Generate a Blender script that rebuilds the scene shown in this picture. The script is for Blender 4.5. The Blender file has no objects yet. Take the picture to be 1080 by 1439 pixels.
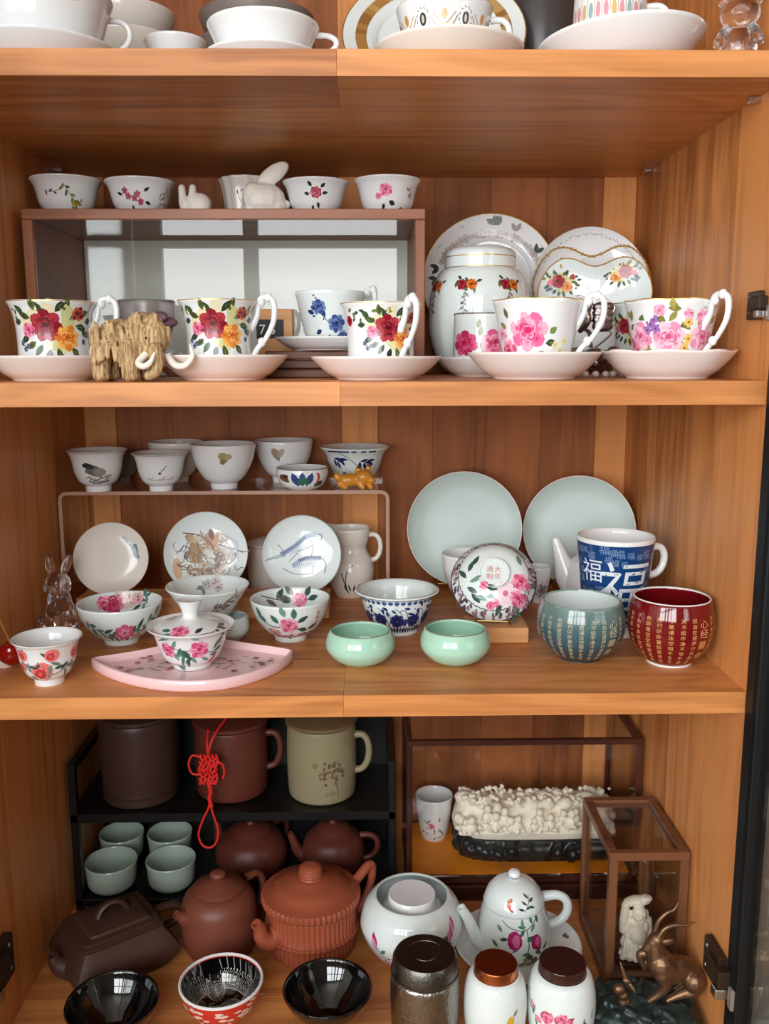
import bpy, bmesh, math, random
import numpy as np
from mathutils import Vector, Matrix, Euler
rnd = random.Random(7)
PI = math.pi
scn = bpy.context.scene
col = scn.collection
def s(r, g, b):
    return tuple(((c/255/12.92) if c/255 <= .04045 else ((c/255+.055)/1.055)**2.4) for c in (r, g, b))
# ------------------------------------------------------------------ camera
FPX = 1268.3
CAM = np.array([.0183, -.9107, 1.4758])
pitch, yaw, roll = .1716, .0171, -.0026
Fv = np.array([math.sin(yaw)*math.cos(pitch), math.cos(yaw)*math.cos(pitch), -math.sin(pitch)])
R0 = np.array([math.cos(yaw), -math.sin(yaw), 0.]); U0 = np.cross(R0, Fv)
Rv = math.cos(roll)*R0+math.sin(roll)*U0; Uv = -math.sin(roll)*R0+math.cos(roll)*U0
cd = bpy.data.cameras.new('camera'); cam = bpy.data.objects.new('camera', cd); col.objects.link(cam)
cd.sensor_fit = 'VERTICAL'; cd.sensor_height = 36; cd.lens = FPX*36/1439; cd.clip_start = .02
cam.matrix_world = Matrix(((Rv[0], Uv[0], -Fv[0], CAM[0]), (Rv[1], Uv[1], -Fv[1], CAM[1]), (Rv[2], Uv[2], -Fv[2], CAM[2]), (0, 0, 0, 1)))
scn.camera = cam
# ------------------------------------------------------------------ light, exposure
scn.view_settings.view_transform = 'Standard'; scn.view_settings.look = 'None'
scn.view_settings.gamma = 1; scn.view_settings.use_curve_mapping = False
scn.view_settings.exposure = 0.28
wd = bpy.data.worlds.new('daylight'); scn.world = wd; wd.use_nodes = True
wd.node_tree.nodes['Background'].inputs[0].default_value = (.75, .87, 1, 1)
wd.node_tree.nodes['Background'].inputs[1].default_value = .6
def area(name, loc, sx, sy, power, color, rot):
    l = bpy.data.lights.new(name, 'AREA'); l.shape = 'RECTANGLE'; l.size = sx; l.size_y = sy; l.energy = power; l.color = color
    o = bpy.data.objects.new(name, l); col.objects.link(o); o.location = loc; o.rotation_euler = rot
    return o
# the one light: the window behind the photographer, whose panes and bars the glass case and black bowls mirror
area('window_back_offscreen', (-1.2, -2.52, 1.875), 2.8, 1.45, 122, (.97, .985, 1.0), (PI/2, 0, 0))

# ------------------------------------------------------------------ pixel helpers (photo 1080x1439 -> rays)
def ray(px, py): return Fv+(px-540)/FPX*Rv-(py-719.5)/FPX*Uv
def aty(px, py, y):
    d = ray(px, py); return CAM+d*(y-CAM[1])/d[1]
def atz(px, py, z):
    d = ray(px, py); return CAM+d*(z-CAM[2])/d[2]
def FB(x0, x1, yb, z, rb=.6):            # front of the foot rests on height z at row yb
    xc = (x0+x1)/2; p = atz(xc, yb, z); Y = p[1]
    for _ in range(4):
        R = (aty(x1, yb, Y)[0]-aty(x0, yb, Y)[0])/2; Y = p[1]+rb*R
    return aty(xc, yb, Y)[0], Y, R
def FY(x0, x1, py, Y):
    return aty((x0+x1)/2, py, Y)[0], (aty(x1, py, Y)[0]-aty(x0, py, Y)[0])/2
def HT(px, py, Y): return aty(px, py, Y)[2]
# ------------------------------------------------------------------ cabinet measures
S2 = 1.45; TH = .0241; S1 = S2+.286+TH; S3 = S2-.3294; S4 = S2-.7754; HW = .42; DP = .495

# ------------------------------------------------------------------ materials
def newmat(name):
    m = bpy.data.materials.new(name); m.use_nodes = True
    return m, m.node_tree.nodes, m.node_tree.links, m.node_tree.nodes['Principled BSDF']
def plain(name, c, rough=.4, metal=0., bump=0., bscale=60., var=0., coat=0., spec=.5, trans=0., ior=1.45, sss=0.):
    m, N, L, b = newmat(name)
    b.inputs['Base Color'].default_value = (*c, 1); b.inputs['Roughness'].default_value = rough
    b.inputs['Metallic'].default_value = metal; b.inputs['Coat Weight'].default_value = coat
    b.inputs['Specular IOR Level'].default_value = spec; b.inputs['Transmission Weight'].default_value = trans
    b.inputs['IOR'].default_value = ior
    if var or bump:
        tc = N.new('ShaderNodeTexCoord'); nz = N.new('ShaderNodeTexNoise'); nz.inputs['Scale'].default_value = bscale
        nz.inputs['Detail'].default_value = 5
        L.new(tc.outputs['Object'], nz.inputs['Vector'])
        if var:
            mx = N.new('ShaderNodeMix'); mx.data_type = 'RGBA'
            mx.inputs['A'].default_value = (*[x*(1-var) for x in c], 1); mx.inputs['B'].default_value = (*[min(1, x*(1+var)) for x in c], 1)
            L.new(nz.outputs['Fac'], mx.inputs['Factor']); L.new(mx.outputs['Result'], b.inputs['Base Color'])
        if bump:
            bp = N.new('ShaderNodeBump'); bp.inputs['Strength'].default_value = bump; bp.inputs['Distance'].default_value = .002
            L.new(nz.outputs['Fac'], bp.inputs['Height']); L.new(bp.outputs['Normal'], b.inputs['Normal'])
    return m
def wood(name, lo, hi, axis, rough=.42, fig=1.0):
    m, N, L, b = newmat(name)
    tc = N.new('ShaderNodeTexCoord'); oi = N.new('ShaderNodeObjectInfo')
    ad = N.new('ShaderNodeVectorMath'); ad.operation = 'MULTIPLY_ADD'
    sc = N.new('ShaderNodeCombineXYZ')
    for k in range(3): L.new(oi.outputs['Random'], sc.inputs[k])
    ad.inputs[1].default_value = (7.3, 5.1, 9.7)
    L.new(sc.outputs[0], ad.inputs[0]); L.new(tc.outputs['Object'], ad.inputs[2])
    mp = N.new('ShaderNodeMapping'); L.new(ad.outputs[0], mp.inputs['Vector'])
    v = [26., 26., 26.]; v[axis] = 1.6
    mp.inputs['Scale'].default_value = v
    n1 = N.new('ShaderNodeTexNoise'); n1.inputs['Scale'].default_value = 1.0; n1.inputs['Detail'].default_value = 6; n1.inputs['Distortion'].default_value = .9*fig
    L.new(mp.outputs[0], n1.inputs['Vector'])
    mp2 = N.new('ShaderNodeMapping'); L.new(ad.outputs[0], mp2.inputs['Vector'])
    v2 = [9., 9., 9.]; v2[axis] = 1.1
    mp2.inputs['Scale'].default_value = v2
    n2 = N.new('ShaderNodeTexNoise'); n2.inputs['Scale'].default_value = 1.; n2.inputs['Detail'].default_value = 3; n2.inputs['Distortion'].default_value = 1.4*fig
    L.new(mp2.outputs[0], n2.inputs['Vector'])
    mp3 = N.new('ShaderNodeMapping'); L.new(ad.outputs[0], mp3.inputs['Vector'])
    v3 = [240., 240., 240.]; v3[axis] = 7.
    mp3.inputs['Scale'].default_value = v3
    n3 = N.new('ShaderNodeTexNoise'); n3.inputs['Scale'].default_value = 1.; n3.inputs['Detail'].default_value = 2
    L.new(mp3.outputs[0], n3.inputs['Vector'])
    wv = N.new('ShaderNodeMath'); wv.operation = 'SINE'
    mu = N.new('ShaderNodeMath'); mu.operation = 'MULTIPLY'; mu.inputs[1].default_value = 34.
    L.new(n2.outputs['Fac'], mu.inputs[0]); L.new(mu.outputs[0], wv.inputs[0])
    a1 = N.new('ShaderNodeMath'); a1.operation = 'MULTIPLY_ADD'; a1.inputs[1].default_value = .10
    L.new(wv.outputs[0], a1.inputs[0]); L.new(n1.outputs['Fac'], a1.inputs[2])
    a2 = N.new('ShaderNodeMath'); a2.operation = 'MULTIPLY_ADD'; a2.inputs[1].default_value = .35
    L.new(n3.outputs['Fac'], a2.inputs[0]); L.new(a1.outputs[0], a2.inputs[2])
    a3 = N.new('ShaderNodeMath'); a3.operation = 'MULTIPLY_ADD'; a3.inputs[1].default_value = .34
    L.new(oi.outputs['Random'], a3.inputs[0]); L.new(a2.outputs[0], a3.inputs[2])
    cr_ = N.new('ShaderNodeValToRGB'); e = cr_.color_ramp.elements
    e[0].position = .42; e[0].color = (*lo, 1); e[1].position = 1.12; e[1].color = (*hi, 1)
    e[1].position = 1.0
    L.new(a3.outputs[0], cr_.inputs['Fac']); L.new(cr_.outputs['Color'], b.inputs['Base Color'])
    b.inputs['Roughness'].default_value = rough; b.inputs['Specular IOR Level'].default_value = .35
    bp = N.new('ShaderNodeBump'); bp.inputs['Strength'].default_value = .12; bp.inputs['Distance'].default_value = .001
    L.new(n3.outputs['Fac'], bp.inputs['Height']); L.new(bp.outputs['Normal'], b.inputs['Normal'])
    return m
def pane_mat(name, tint, refl=.06, rough=.0):
    m, N, L, b = newmat(name); N.remove(b)
    tr = N.new('ShaderNodeBsdfTransparent'); tr.inputs[0].default_value = (*tint, 1)
    gl = N.new('ShaderNodeBsdfGlossy'); gl.inputs['Roughness'].default_value = rough; gl.inputs['Color'].default_value = (1, 1, 1, 1)
    fr = N.new('ShaderNodeFresnel'); fr.inputs['IOR'].default_value = 1.5
    mp = N.new('ShaderNodeMath'); mp.operation = 'MULTIPLY_ADD'; mp.inputs[1].default_value = .5; mp.inputs[2].default_value = refl
    L.new(fr.outputs[0], mp.inputs[0])
    mx = N.new('ShaderNodeMixShader'); L.new(mp.outputs[0], mx.inputs[0]); L.new(tr.outputs[0], mx.inputs[1]); L.new(gl.outputs[0], mx.inputs[2])
    L.new(mx.outputs[0], N['Material Output'].inputs['Surface'])
    return m
M = {}
WLO, WHI = s(154, 90, 42), s(220, 148, 86)
M['wx'] = wood('cherry_wood_lengthwise', WLO, WHI, 0)
M['wz'] = wood('cherry_wood_upright', WLO, WHI, 2)
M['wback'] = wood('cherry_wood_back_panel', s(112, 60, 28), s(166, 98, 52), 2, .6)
M['wstile'] = wood('cherry_wood_back_stile', WLO, WHI, 2, .6)
M['wframe'] = wood('walnut_case_frame', s(112, 62, 38), s(158, 98, 66), 0, .4)
M['wframez'] = wood('walnut_case_upright', s(112, 62, 38), s(158, 98, 66), 2, .4)
M['rose'] = wood('dark_rosewood', s(46, 22, 18), s(82, 44, 34), 0, .3)
M['rosez'] = wood('dark_rosewood_upright', s(46, 22, 18), s(82, 44, 34), 2, .3)
M['brz'] = wood('brown_case_wood', s(70, 42, 28), s(120, 78, 52), 2, .35)
M['brx'] = wood('brown_case_wood_rail', s(70, 42, 28), s(120, 78, 52), 0, .35)
M['block'] = wood('pale_wood_block', s(190, 126, 76), s(226, 168, 112), 0, .5)
M['dkblock'] = wood('dark_wood_block', s(70, 40, 26), s(112, 68, 44), 0, .45)
M['white'] = plain('white_porcelain', s(238, 240, 240), .1, coat=.3)
M['cool'] = plain('bluish_white_porcelain', s(228, 238, 236), .1, coat=.3)
M['cream'] = plain('cream_porcelain', s(236, 230, 220), .16, coat=.2)
M['matte'] = plain('matte_white_ceramic', s(238, 232, 222), .42)
M['pinkc'] = plain('pale_pink_ceramic', s(242, 232, 226), .2, coat=.2)
M['celadon'] = plain('green_celadon_glaze', s(172, 216, 192), .12, coat=.4, var=.06, bscale=40)
M['celplate'] = plain('pale_celadon_glaze', s(194, 210, 204), .38, var=.03, bscale=20, spec=.3)
M['celgrey'] = plain('grey_celadon_glaze', s(168, 184, 170), .16, coat=.3)
M['teal'] = None
M['redglaze'] = plain('oxblood_glaze', s(112, 14, 20), .07, coat=.6)
M['gold'] = plain('gold', s(222, 178, 92), .3, .7)
M['brass'] = plain('aged_brass_wire', s(176, 150, 100), .35, 1.)
M['silver'] = plain('dark_silver', s(150, 142, 140), .3, 1., bump=.4, bscale=300)
M['steel'] = plain('bright_steel', s(200, 200, 198), .25, 1.)
M['pewter'] = plain('hammered_pewter', s(150, 146, 138), .3, 1., bump=.7, bscale=170, var=.25)
M['pewtertop'] = plain('brushed_pewter', s(104, 101, 97), .36, 1., bump=.3, bscale=260)
M['copper'] = plain('brushed_copper', s(196, 116, 74), .3, 1.)
M['brownlid'] = plain('dark_brown_lacquer', s(58, 30, 26), .18, coat=.4)
M['black'] = plain('black_aluminium', s(30, 33, 36), .4, .4)
M['blackplastic'] = plain('dark_hinge_plastic', s(46, 32, 24), .4)
M['rackblk'] = plain('black_lacquered_rack', s(11, 12, 13), .4)
M['tenmoku'] = plain('black_tenmoku_glaze', s(10, 9, 10), .04, coat=.9)
M['claydark'] = plain('dark_brown_clay', s(72, 48, 40), .45, bump=.15, bscale=500, var=.08)
M['claymid'] = plain('purple_brown_clay', s(118, 64, 48), .42, bump=.15, bscale=500, var=.08)
M['clayred'] = plain('red_zisha_clay', s(160, 82, 56), .45, bump=.2, bscale=500, var=.08)
M['clayblk'] = plain('blackish_clay', s(66, 44, 38), .4, bump=.1, bscale=500, var=.08)
M['claymug'] = plain('reddish_mug_clay', s(98, 48, 36), .42, bump=.1, bscale=500, var=.08)
M['beige'] = plain('beige_glaze', s(148, 138, 108), .35, var=.06, bscale=30)
M['beigelid'] = plain('olive_brown_glaze', s(120, 98, 70), .35)
M['redcord'] = plain('red_cord', s(226, 40, 36), .6)
M['ivory'] = plain('ivory_resin', s(246, 238, 218), .42, var=.05, bscale=90)
M['rockblk'] = plain('black_rock_base', s(24, 26, 28), .3, bump=.6, bscale=60)
M['rockgrn'] = plain('dark_green_rock', s(46, 60, 58), .34, .35, bump=.9, bscale=75, var=.5)
M['orange'] = plain('orange_silk', s(255, 150, 10), .55, var=.1, bscale=30)
M['bronze'] = plain('antique_bronze', s(128, 100, 76), .42, .85, var=.35, bscale=40)
def fur_mat():
    m, N, L, b = newmat('straw_brown_resin_fur')
    tc = N.new('ShaderNodeTexCoord'); mp = N.new('ShaderNodeMapping'); mp.inputs['Scale'].default_value = (420, 420, 60)
    nz = N.new('ShaderNodeTexNoise'); nz.inputs['Scale'].default_value = 1; nz.inputs['Detail'].default_value = 4; nz.inputs['Distortion'].default_value = .6
    L.new(tc.outputs['Object'], mp.inputs[0]); L.new(mp.outputs[0], nz.inputs['Vector'])
    r = N.new('ShaderNodeValToRGB'); e = r.color_ramp.elements; e[0].position = .34; e[0].color = (*s(128, 96, 60), 1); e[1].position = .66; e[1].color = (*s(222, 188, 138), 1)
    L.new(nz.outputs['Fac'], r.inputs[0]); L.new(r.outputs[0], b.inputs['Base Color']); b.inputs['Roughness'].default_value = .7
    bp = N.new('ShaderNodeBump'); bp.inputs['Strength'].default_value = .8; bp.inputs['Distance'].default_value = .002
    L.new(nz.outputs['Fac'], bp.inputs['Height']); L.new(bp.outputs[0], b.inputs['Normal'])
    return m
M['mammoth'] = fur_mat()
M['tusk'] = plain('white_tusk', s(244, 238, 224), .3)
M['dog'] = plain('amber_orange_glaze', s(206, 138, 48), .25, var=.15, bscale=60)
M['glassf'] = plain('clear_crystal', (1, 1, 1), .02, trans=1., ior=1.55, bump=1.0, bscale=70)
M['frost'] = plain('frosted_glass', (.95, .93, .95), .25, trans=.9, ior=1.45)
M['purple'] = plain('dusty_purple_petal', s(124, 92, 104), .5, bump=.3, bscale=200)
M['pane'] = pane_mat('clear_pane', (.93, .95, .94), .0)
M['panedark'] = pane_mat('smoky_pane', (.985, .98, .975), .0)
M['acryl'] = pane_mat('clear_acrylic', (.93, .90, .87), .05, .05)
M['acryledge'] = plain('acrylic_polished_edge', s(176, 138, 116), .25)
M['caseback'] = plain('pale_grey_reflection', s(222, 216, 208), .6, var=.02, bscale=6)  # pale tone puts the room's reflection in the front glass into the colour
M['cherry'] = plain('dark_red_glass_cherry', s(150, 16, 14), .05, coat=.8)
M['wall'] = plain('white_wall_paint', s(196, 190, 182), .8)
M['floor'] = wood('oak_floor', s(150, 110, 70), s(190, 150, 105), 1)
M['darkcurtain'] = plain('dark_window_bar', s(60, 58, 56), .5)
M['labelblk'] = plain('black_label', s(22, 22, 24), .5)
M['grey'] = plain('grey_stoneware', s(128, 118, 110), .35)
M['greydk'] = plain('dark_grey_vase_glaze', s(64, 60, 60), .3)
# teal cup: light rim fading into dark blue-green foot (glaze runs with height)
def glaze_run(name, stops, zmax):
    m, N, L, b = newmat(name)
    tc = N.new('ShaderNodeTexCoord'); sp = N.new('ShaderNodeSeparateXYZ'); mr = N.new('ShaderNodeMapRange')
    mr.inputs['From Max'].default_value = zmax
    nz = N.new('ShaderNodeTexNoise'); nz.inputs['Scale'].default_value = 60
    L.new(tc.outputs['Object'], sp.inputs[0]); L.new(sp.outputs['Z'], mr.inputs['Value']); L.new(tc.outputs['Object'], nz.inputs['Vector'])
    ma = N.new('ShaderNodeMath'); ma.operation = 'MULTIPLY_ADD'; ma.inputs[1].default_value = .12
    L.new(nz.outputs['Fac'], ma.inputs[0]); L.new(mr.outputs[0], ma.inputs[2])
    r = N.new('ShaderNodeValToRGB'); el = r.color_ramp.elements
    while len(el) < len(stops): el.new(.5)
    for q, (p, c) in zip(el, stops): q.position = p; q.color = (*c, 1)
    L.new(ma.outputs[0], r.inputs[0]); L.new(r.outputs[0], b.inputs['Base Color'])
    b.inputs['Roughness'].default_value = .12; b.inputs['Coat Weight'].default_value = .4
    return m
M['teal'] = glaze_run('blue_green_running_glaze', [(.06, s(34, 52, 60)), (.50, s(56, 90, 100)), (.88, s(104, 130, 126)), (1., s(186, 198, 192))], .083)
m_, N_, L_, b_ = newmat('enamel_paint')
at_ = N_.new('ShaderNodeAttribute'); at_.attribute_name = 'paint'
L_.new(at_.outputs['Color'], b_.inputs['Base Color']); b_.inputs['Roughness'].default_value = .22; b_.inputs['Coat Weight'].default_value = .2
M['paint'] = m_

# ------------------------------------------------------------------ mesh helpers
def link(o, parent=None):
    col.objects.link(o)
    if parent is not None: o.parent = parent
    return o
def mk(name, V, Fc, mat, parent=None, smooth=True, ang=40, label=None):
    me = bpy.data.meshes.new(name); me.from_pydata([tuple(map(float, v)) for v in V], [], Fc); me.update()
    if smooth:
        me.polygons.foreach_set('use_smooth', [True]*len(me.polygons)); me.set_sharp_from_angle(angle=math.radians(ang))
    me.materials.append(mat)
    o = link(bpy.data.objects.new(name, me), parent)
    if label: o['label'] = label
    return o
def T(name, label, cat, x, y, z, rz=None, group=None):
    o = bpy.data.objects.new(name, None); o.empty_display_size = .02; col.objects.link(o)
    if rz is None: rz = math.atan2(CAM[1]-y, CAM[0]-x)+PI/2       # local -Y looks to the viewer side of the cabinet
    o.location = (x, y, z); o.rotation_euler = (0, 0, rz)
    o['label'] = label; o['category'] = cat
    if group: o['group'] = group
    return o
def cr(P, k=6, closed=False):
    P = [np.array(p, float) for p in P]; n = len(P); out = []
    rg = range(n) if closed else range(n-1)
    for i in rg:
        if closed: a, b, c, d = P[i-1], P[i], P[(i+1) % n], P[(i+2) % n]
        else: a, b, c, d = P[max(i-1, 0)], P[i], P[i+1], P[min(i+2, n-1)]
        for j in range(k):
            t = j/k
            out.append(.5*((2*b)+(-a+c)*t+(2*a-5*b+4*c-d)*t*t+(-a+3*b-3*c+d)*t**3))
    if not closed: out.append(P[-1])
    return out
def lathe(prof, n=48, mod=None):
    V = []; Fc = []; rows = []
    for (r, z) in prof:
        if r < 1e-6: rows.append([len(V)]); V.append((0, 0, z))
        else:
            row = []
            for j in range(n):
                t = 2*PI*j/n
                rr, zz = (r, z) if mod is None else mod(t, r, z)
                row.append(len(V)); V.append((rr*math.cos(t), rr*math.sin(t), zz))
            rows.append(row)
    for a, b in zip(rows, rows[1:]):
        if len(a) == 1 and len(b) == 1: continue
        for j in range(n):
            k = (j+1) % n
            if len(a) == 1: Fc.append((a[0], b[k], b[j]))
            elif len(b) == 1: Fc.append((a[j], a[k], b[0]))
            else: Fc.append((a[j], a[k], b[k], b[j]))
    return V, Fc
def outer(pts, R, H, k=4): return [(float(max(p[0], 0)*R), float(p[1]*H)) for p in cr(pts, k)]
def shell(O, th, zf):
    O = [np.array(p) for p in O]; n = len(O); I = []
    for i in range(n):
        t = O[min(i+1, n-1)]-O[max(i-1, 0)]; t = t/(np.linalg.norm(t)+1e-9); I.append(O[i]-th*np.array([t[1], -t[0]]))
    z0 = O[0][1]
    P = [(0, z0+min(.0015, zf*.4)), (O[0][0]*.8, z0+min(.0015, zf*.4)), (O[0][0]*.84, z0)]+[tuple(p) for p in O]
    m = (O[-1]+I[-1])/2; t = O[-1]-O[-2]; t = t/(np.linalg.norm(t)+1e-9)
    P.append(tuple(m+t*th*.45))
    inn = [p for p in reversed(I) if p[1] > zf+th*.5 and p[0] > 0]
    P += [tuple(p) for p in inn]
    P += [(inn[-1][0]*.55, zf), (0, zf*.97)]
    return P, inn
def combine(parts):
    V = []; Fc = []
    for v, f in parts:
        k = len(V); V += list(v); Fc += [tuple(i+k for i in q) for q in f]
    return V, Fc
def tube(path, rad, n=10, flat=1., k=6, closed=False, cap=True, up=None):
    P = cr(path, k, closed) if k > 1 else [np.array(p, float) for p in path]; m = len(P)
    if hasattr(rad, '__len__'):
        rr = np.interp(np.linspace(0, 1, m), np.linspace(0, 1, len(rad)), rad)
    else: rr = [rad]*m
    V = []; Fc = []; prev = None
    for i in range(m):
        if closed: t = P[(i+1) % m]-P[i-1]
        else: t = P[min(i+1, m-1)]-P[max(i-1, 0)]
        t = t/(np.linalg.norm(t)+1e-12)
        if prev is None:
            a = np.array([0, 1, 0.]) if up is None else np.array(up, float)
            if abs(a@t) > .9: a = np.array([1., 0, 0])
        else: a = prev
        b = a-(a@t)*t; b /= np.linalg.norm(b)+1e-12; c = np.cross(t, b); prev = b
        for j in range(n):
            q = 2*PI*j/n; V.append(P[i]+rr[i]*(math.cos(q)*b*flat+math.sin(q)*c))
    for i in range(m if closed else m-1):
        for j in range(n):
            a0 = i*n+j; a1 = i*n+(j+1) % n; i2 = (i+1) % m; Fc.append((a0, a1, i2*n+(j+1) % n, i2*n+j))
    if cap and not closed:
        Fc.append(tuple(range(n))[::-1]); Fc.append(tuple((m-1)*n+j for j in range(n)))
    return V, Fc
def box(x0, x1, y0, y1, z0, z1, b=.0008):
    bm = bmesh.new(); bmesh.ops.create_cube(bm, size=1)
    for v in bm.verts: v.co = Vector(((x0+x1)/2+v.co.x*(x1-x0), (y0+y1)/2+v.co.y*(y1-y0), (z0+z1)/2+v.co.z*(z1-z0)))
    if b: bmesh.ops.bevel(bm, geom=list(bm.edges), offset=b, segments=1, affect='EDGES')
    V = [tuple(v.co) for v in bm.verts]; bm.verts.index_update(); Fc = [tuple(v.index for v in f.verts) for f in bm.faces]; bm.free()
    return V, Fc
def bx(name, x0, x1, y0, y1, z0, z1, mat, parent=None, b=.0008, label=None):
    c = ((x0+x1)/2, (y0+y1)/2, (z0+z1)/2)
    V, Fc = box(x0-c[0], x1-c[0], y0-c[1], y1-c[1], z0-c[2], z1-c[2], b)
    o = mk(name, V, Fc, mat, parent, smooth=False, label=label); o.location = c
    return o
def ellips(c, r, rot=(0, 0, 0), n=12, m=8):
    E = Euler(rot).to_matrix(); V = []; Fc = []
    for i in range(m+1):
        a = PI*i/m
        for j in range(n):
            t = 2*PI*j/n; p = E @ Vector((r[0]*math.sin(a)*math.cos(t), r[1]*math.sin(a)*math.sin(t), -r[2]*math.cos(a)))
            V.append((c[0]+p.x, c[1]+p.y, c[2]+p.z))
    for i in range(m):
        for j in range(n): Fc.append((i*n+j, i*n+(j+1) % n, (i+1)*n+(j+1) % n, (i+1)*n+j))
    return V, Fc
def cap(p0, p1, r0, r1, n=12):
    p0 = np.array(p0, float); p1 = np.array(p1, float)
    return combine([tube([p0, (p0*.5+p1*.5), p1], [r0, (r0+r1)/2, r1], n, k=1), ellips(p0, (r0,)*3), ellips(p1, (r1,)*3)])
def limb(path, rad, n=10):
    V = [tube(path, rad, n, k=5)]
    V.append(ellips(path[0], (rad[0],)*3)); V.append(ellips(path[-1], (rad[-1],)*3))
    return combine(V)
def blob(name, parts, mat, parent, voxel=.0012, sm=4, label=None):
    V, Fc = combine(parts)
    me = bpy.data.meshes.new('tmp'); me.from_pydata([tuple(map(float, v)) for v in V], [], Fc)
    bm = bmesh.new(); bm.from_mesh(me); bmesh.ops.remove_doubles(bm, verts=bm.verts, dist=1e-7); bmesh.ops.recalc_face_normals(bm, faces=bm.faces); bm.to_mesh(me); bm.free()
    o = bpy.data.objects.new('tmp', me); col.objects.link(o)
    r = o.modifiers.new('r', 'REMESH'); r.mode = 'VOXEL'; r.voxel_size = voxel
    if sm: q = o.modifiers.new('s', 'SMOOTH'); q.iterations = sm; q.factor = .5
    dg = bpy.context.evaluated_depsgraph_get()
    m2 = bpy.data.meshes.new_from_object(o.evaluated_get(dg)); m2.name = name
    bpy.data.objects.remove(o); bpy.data.meshes.remove(me)
    m2.polygons.foreach_set('use_smooth', [True]*len(m2.polygons)); m2.materials.clear(); m2.materials.append(mat)
    o = link(bpy.data.objects.new(name, m2), parent)
    if label: o['label'] = label
    return o
_txt = {}
def glyph(ch):
    if ch not in _txt:
        c = bpy.data.curves.new('t', 'FONT'); c.body = ch; c.resolution_u = 2
        o = bpy.data.objects.new('t', c); col.objects.link(o)
        me = bpy.data.meshes.new_from_object(o.evaluated_get(bpy.context.evaluated_depsgraph_get()))
        bm = bmesh.new(); bm.from_mesh(me)
        bmesh.ops.triangulate(bm, faces=bm.faces)
        for _ in range(2):
            ed = [e for e in bm.edges if e.calc_length() > .2]
            if ed: bmesh.ops.subdivide_edges(bm, edges=ed, cuts=1)
            bmesh.ops.triangulate(bm, faces=bm.faces)
        bm.verts.index_update()
        V = [(v.co.x, v.co.y) for v in bm.verts]; Fc = [tuple(v.index for v in f.verts) for f in bm.faces]; bm.free()
        bpy.data.objects.remove(o); bpy.data.meshes.remove(me); bpy.data.curves.remove(c)
        _txt[ch] = (V, Fc)
    return _txt[ch]
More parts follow.
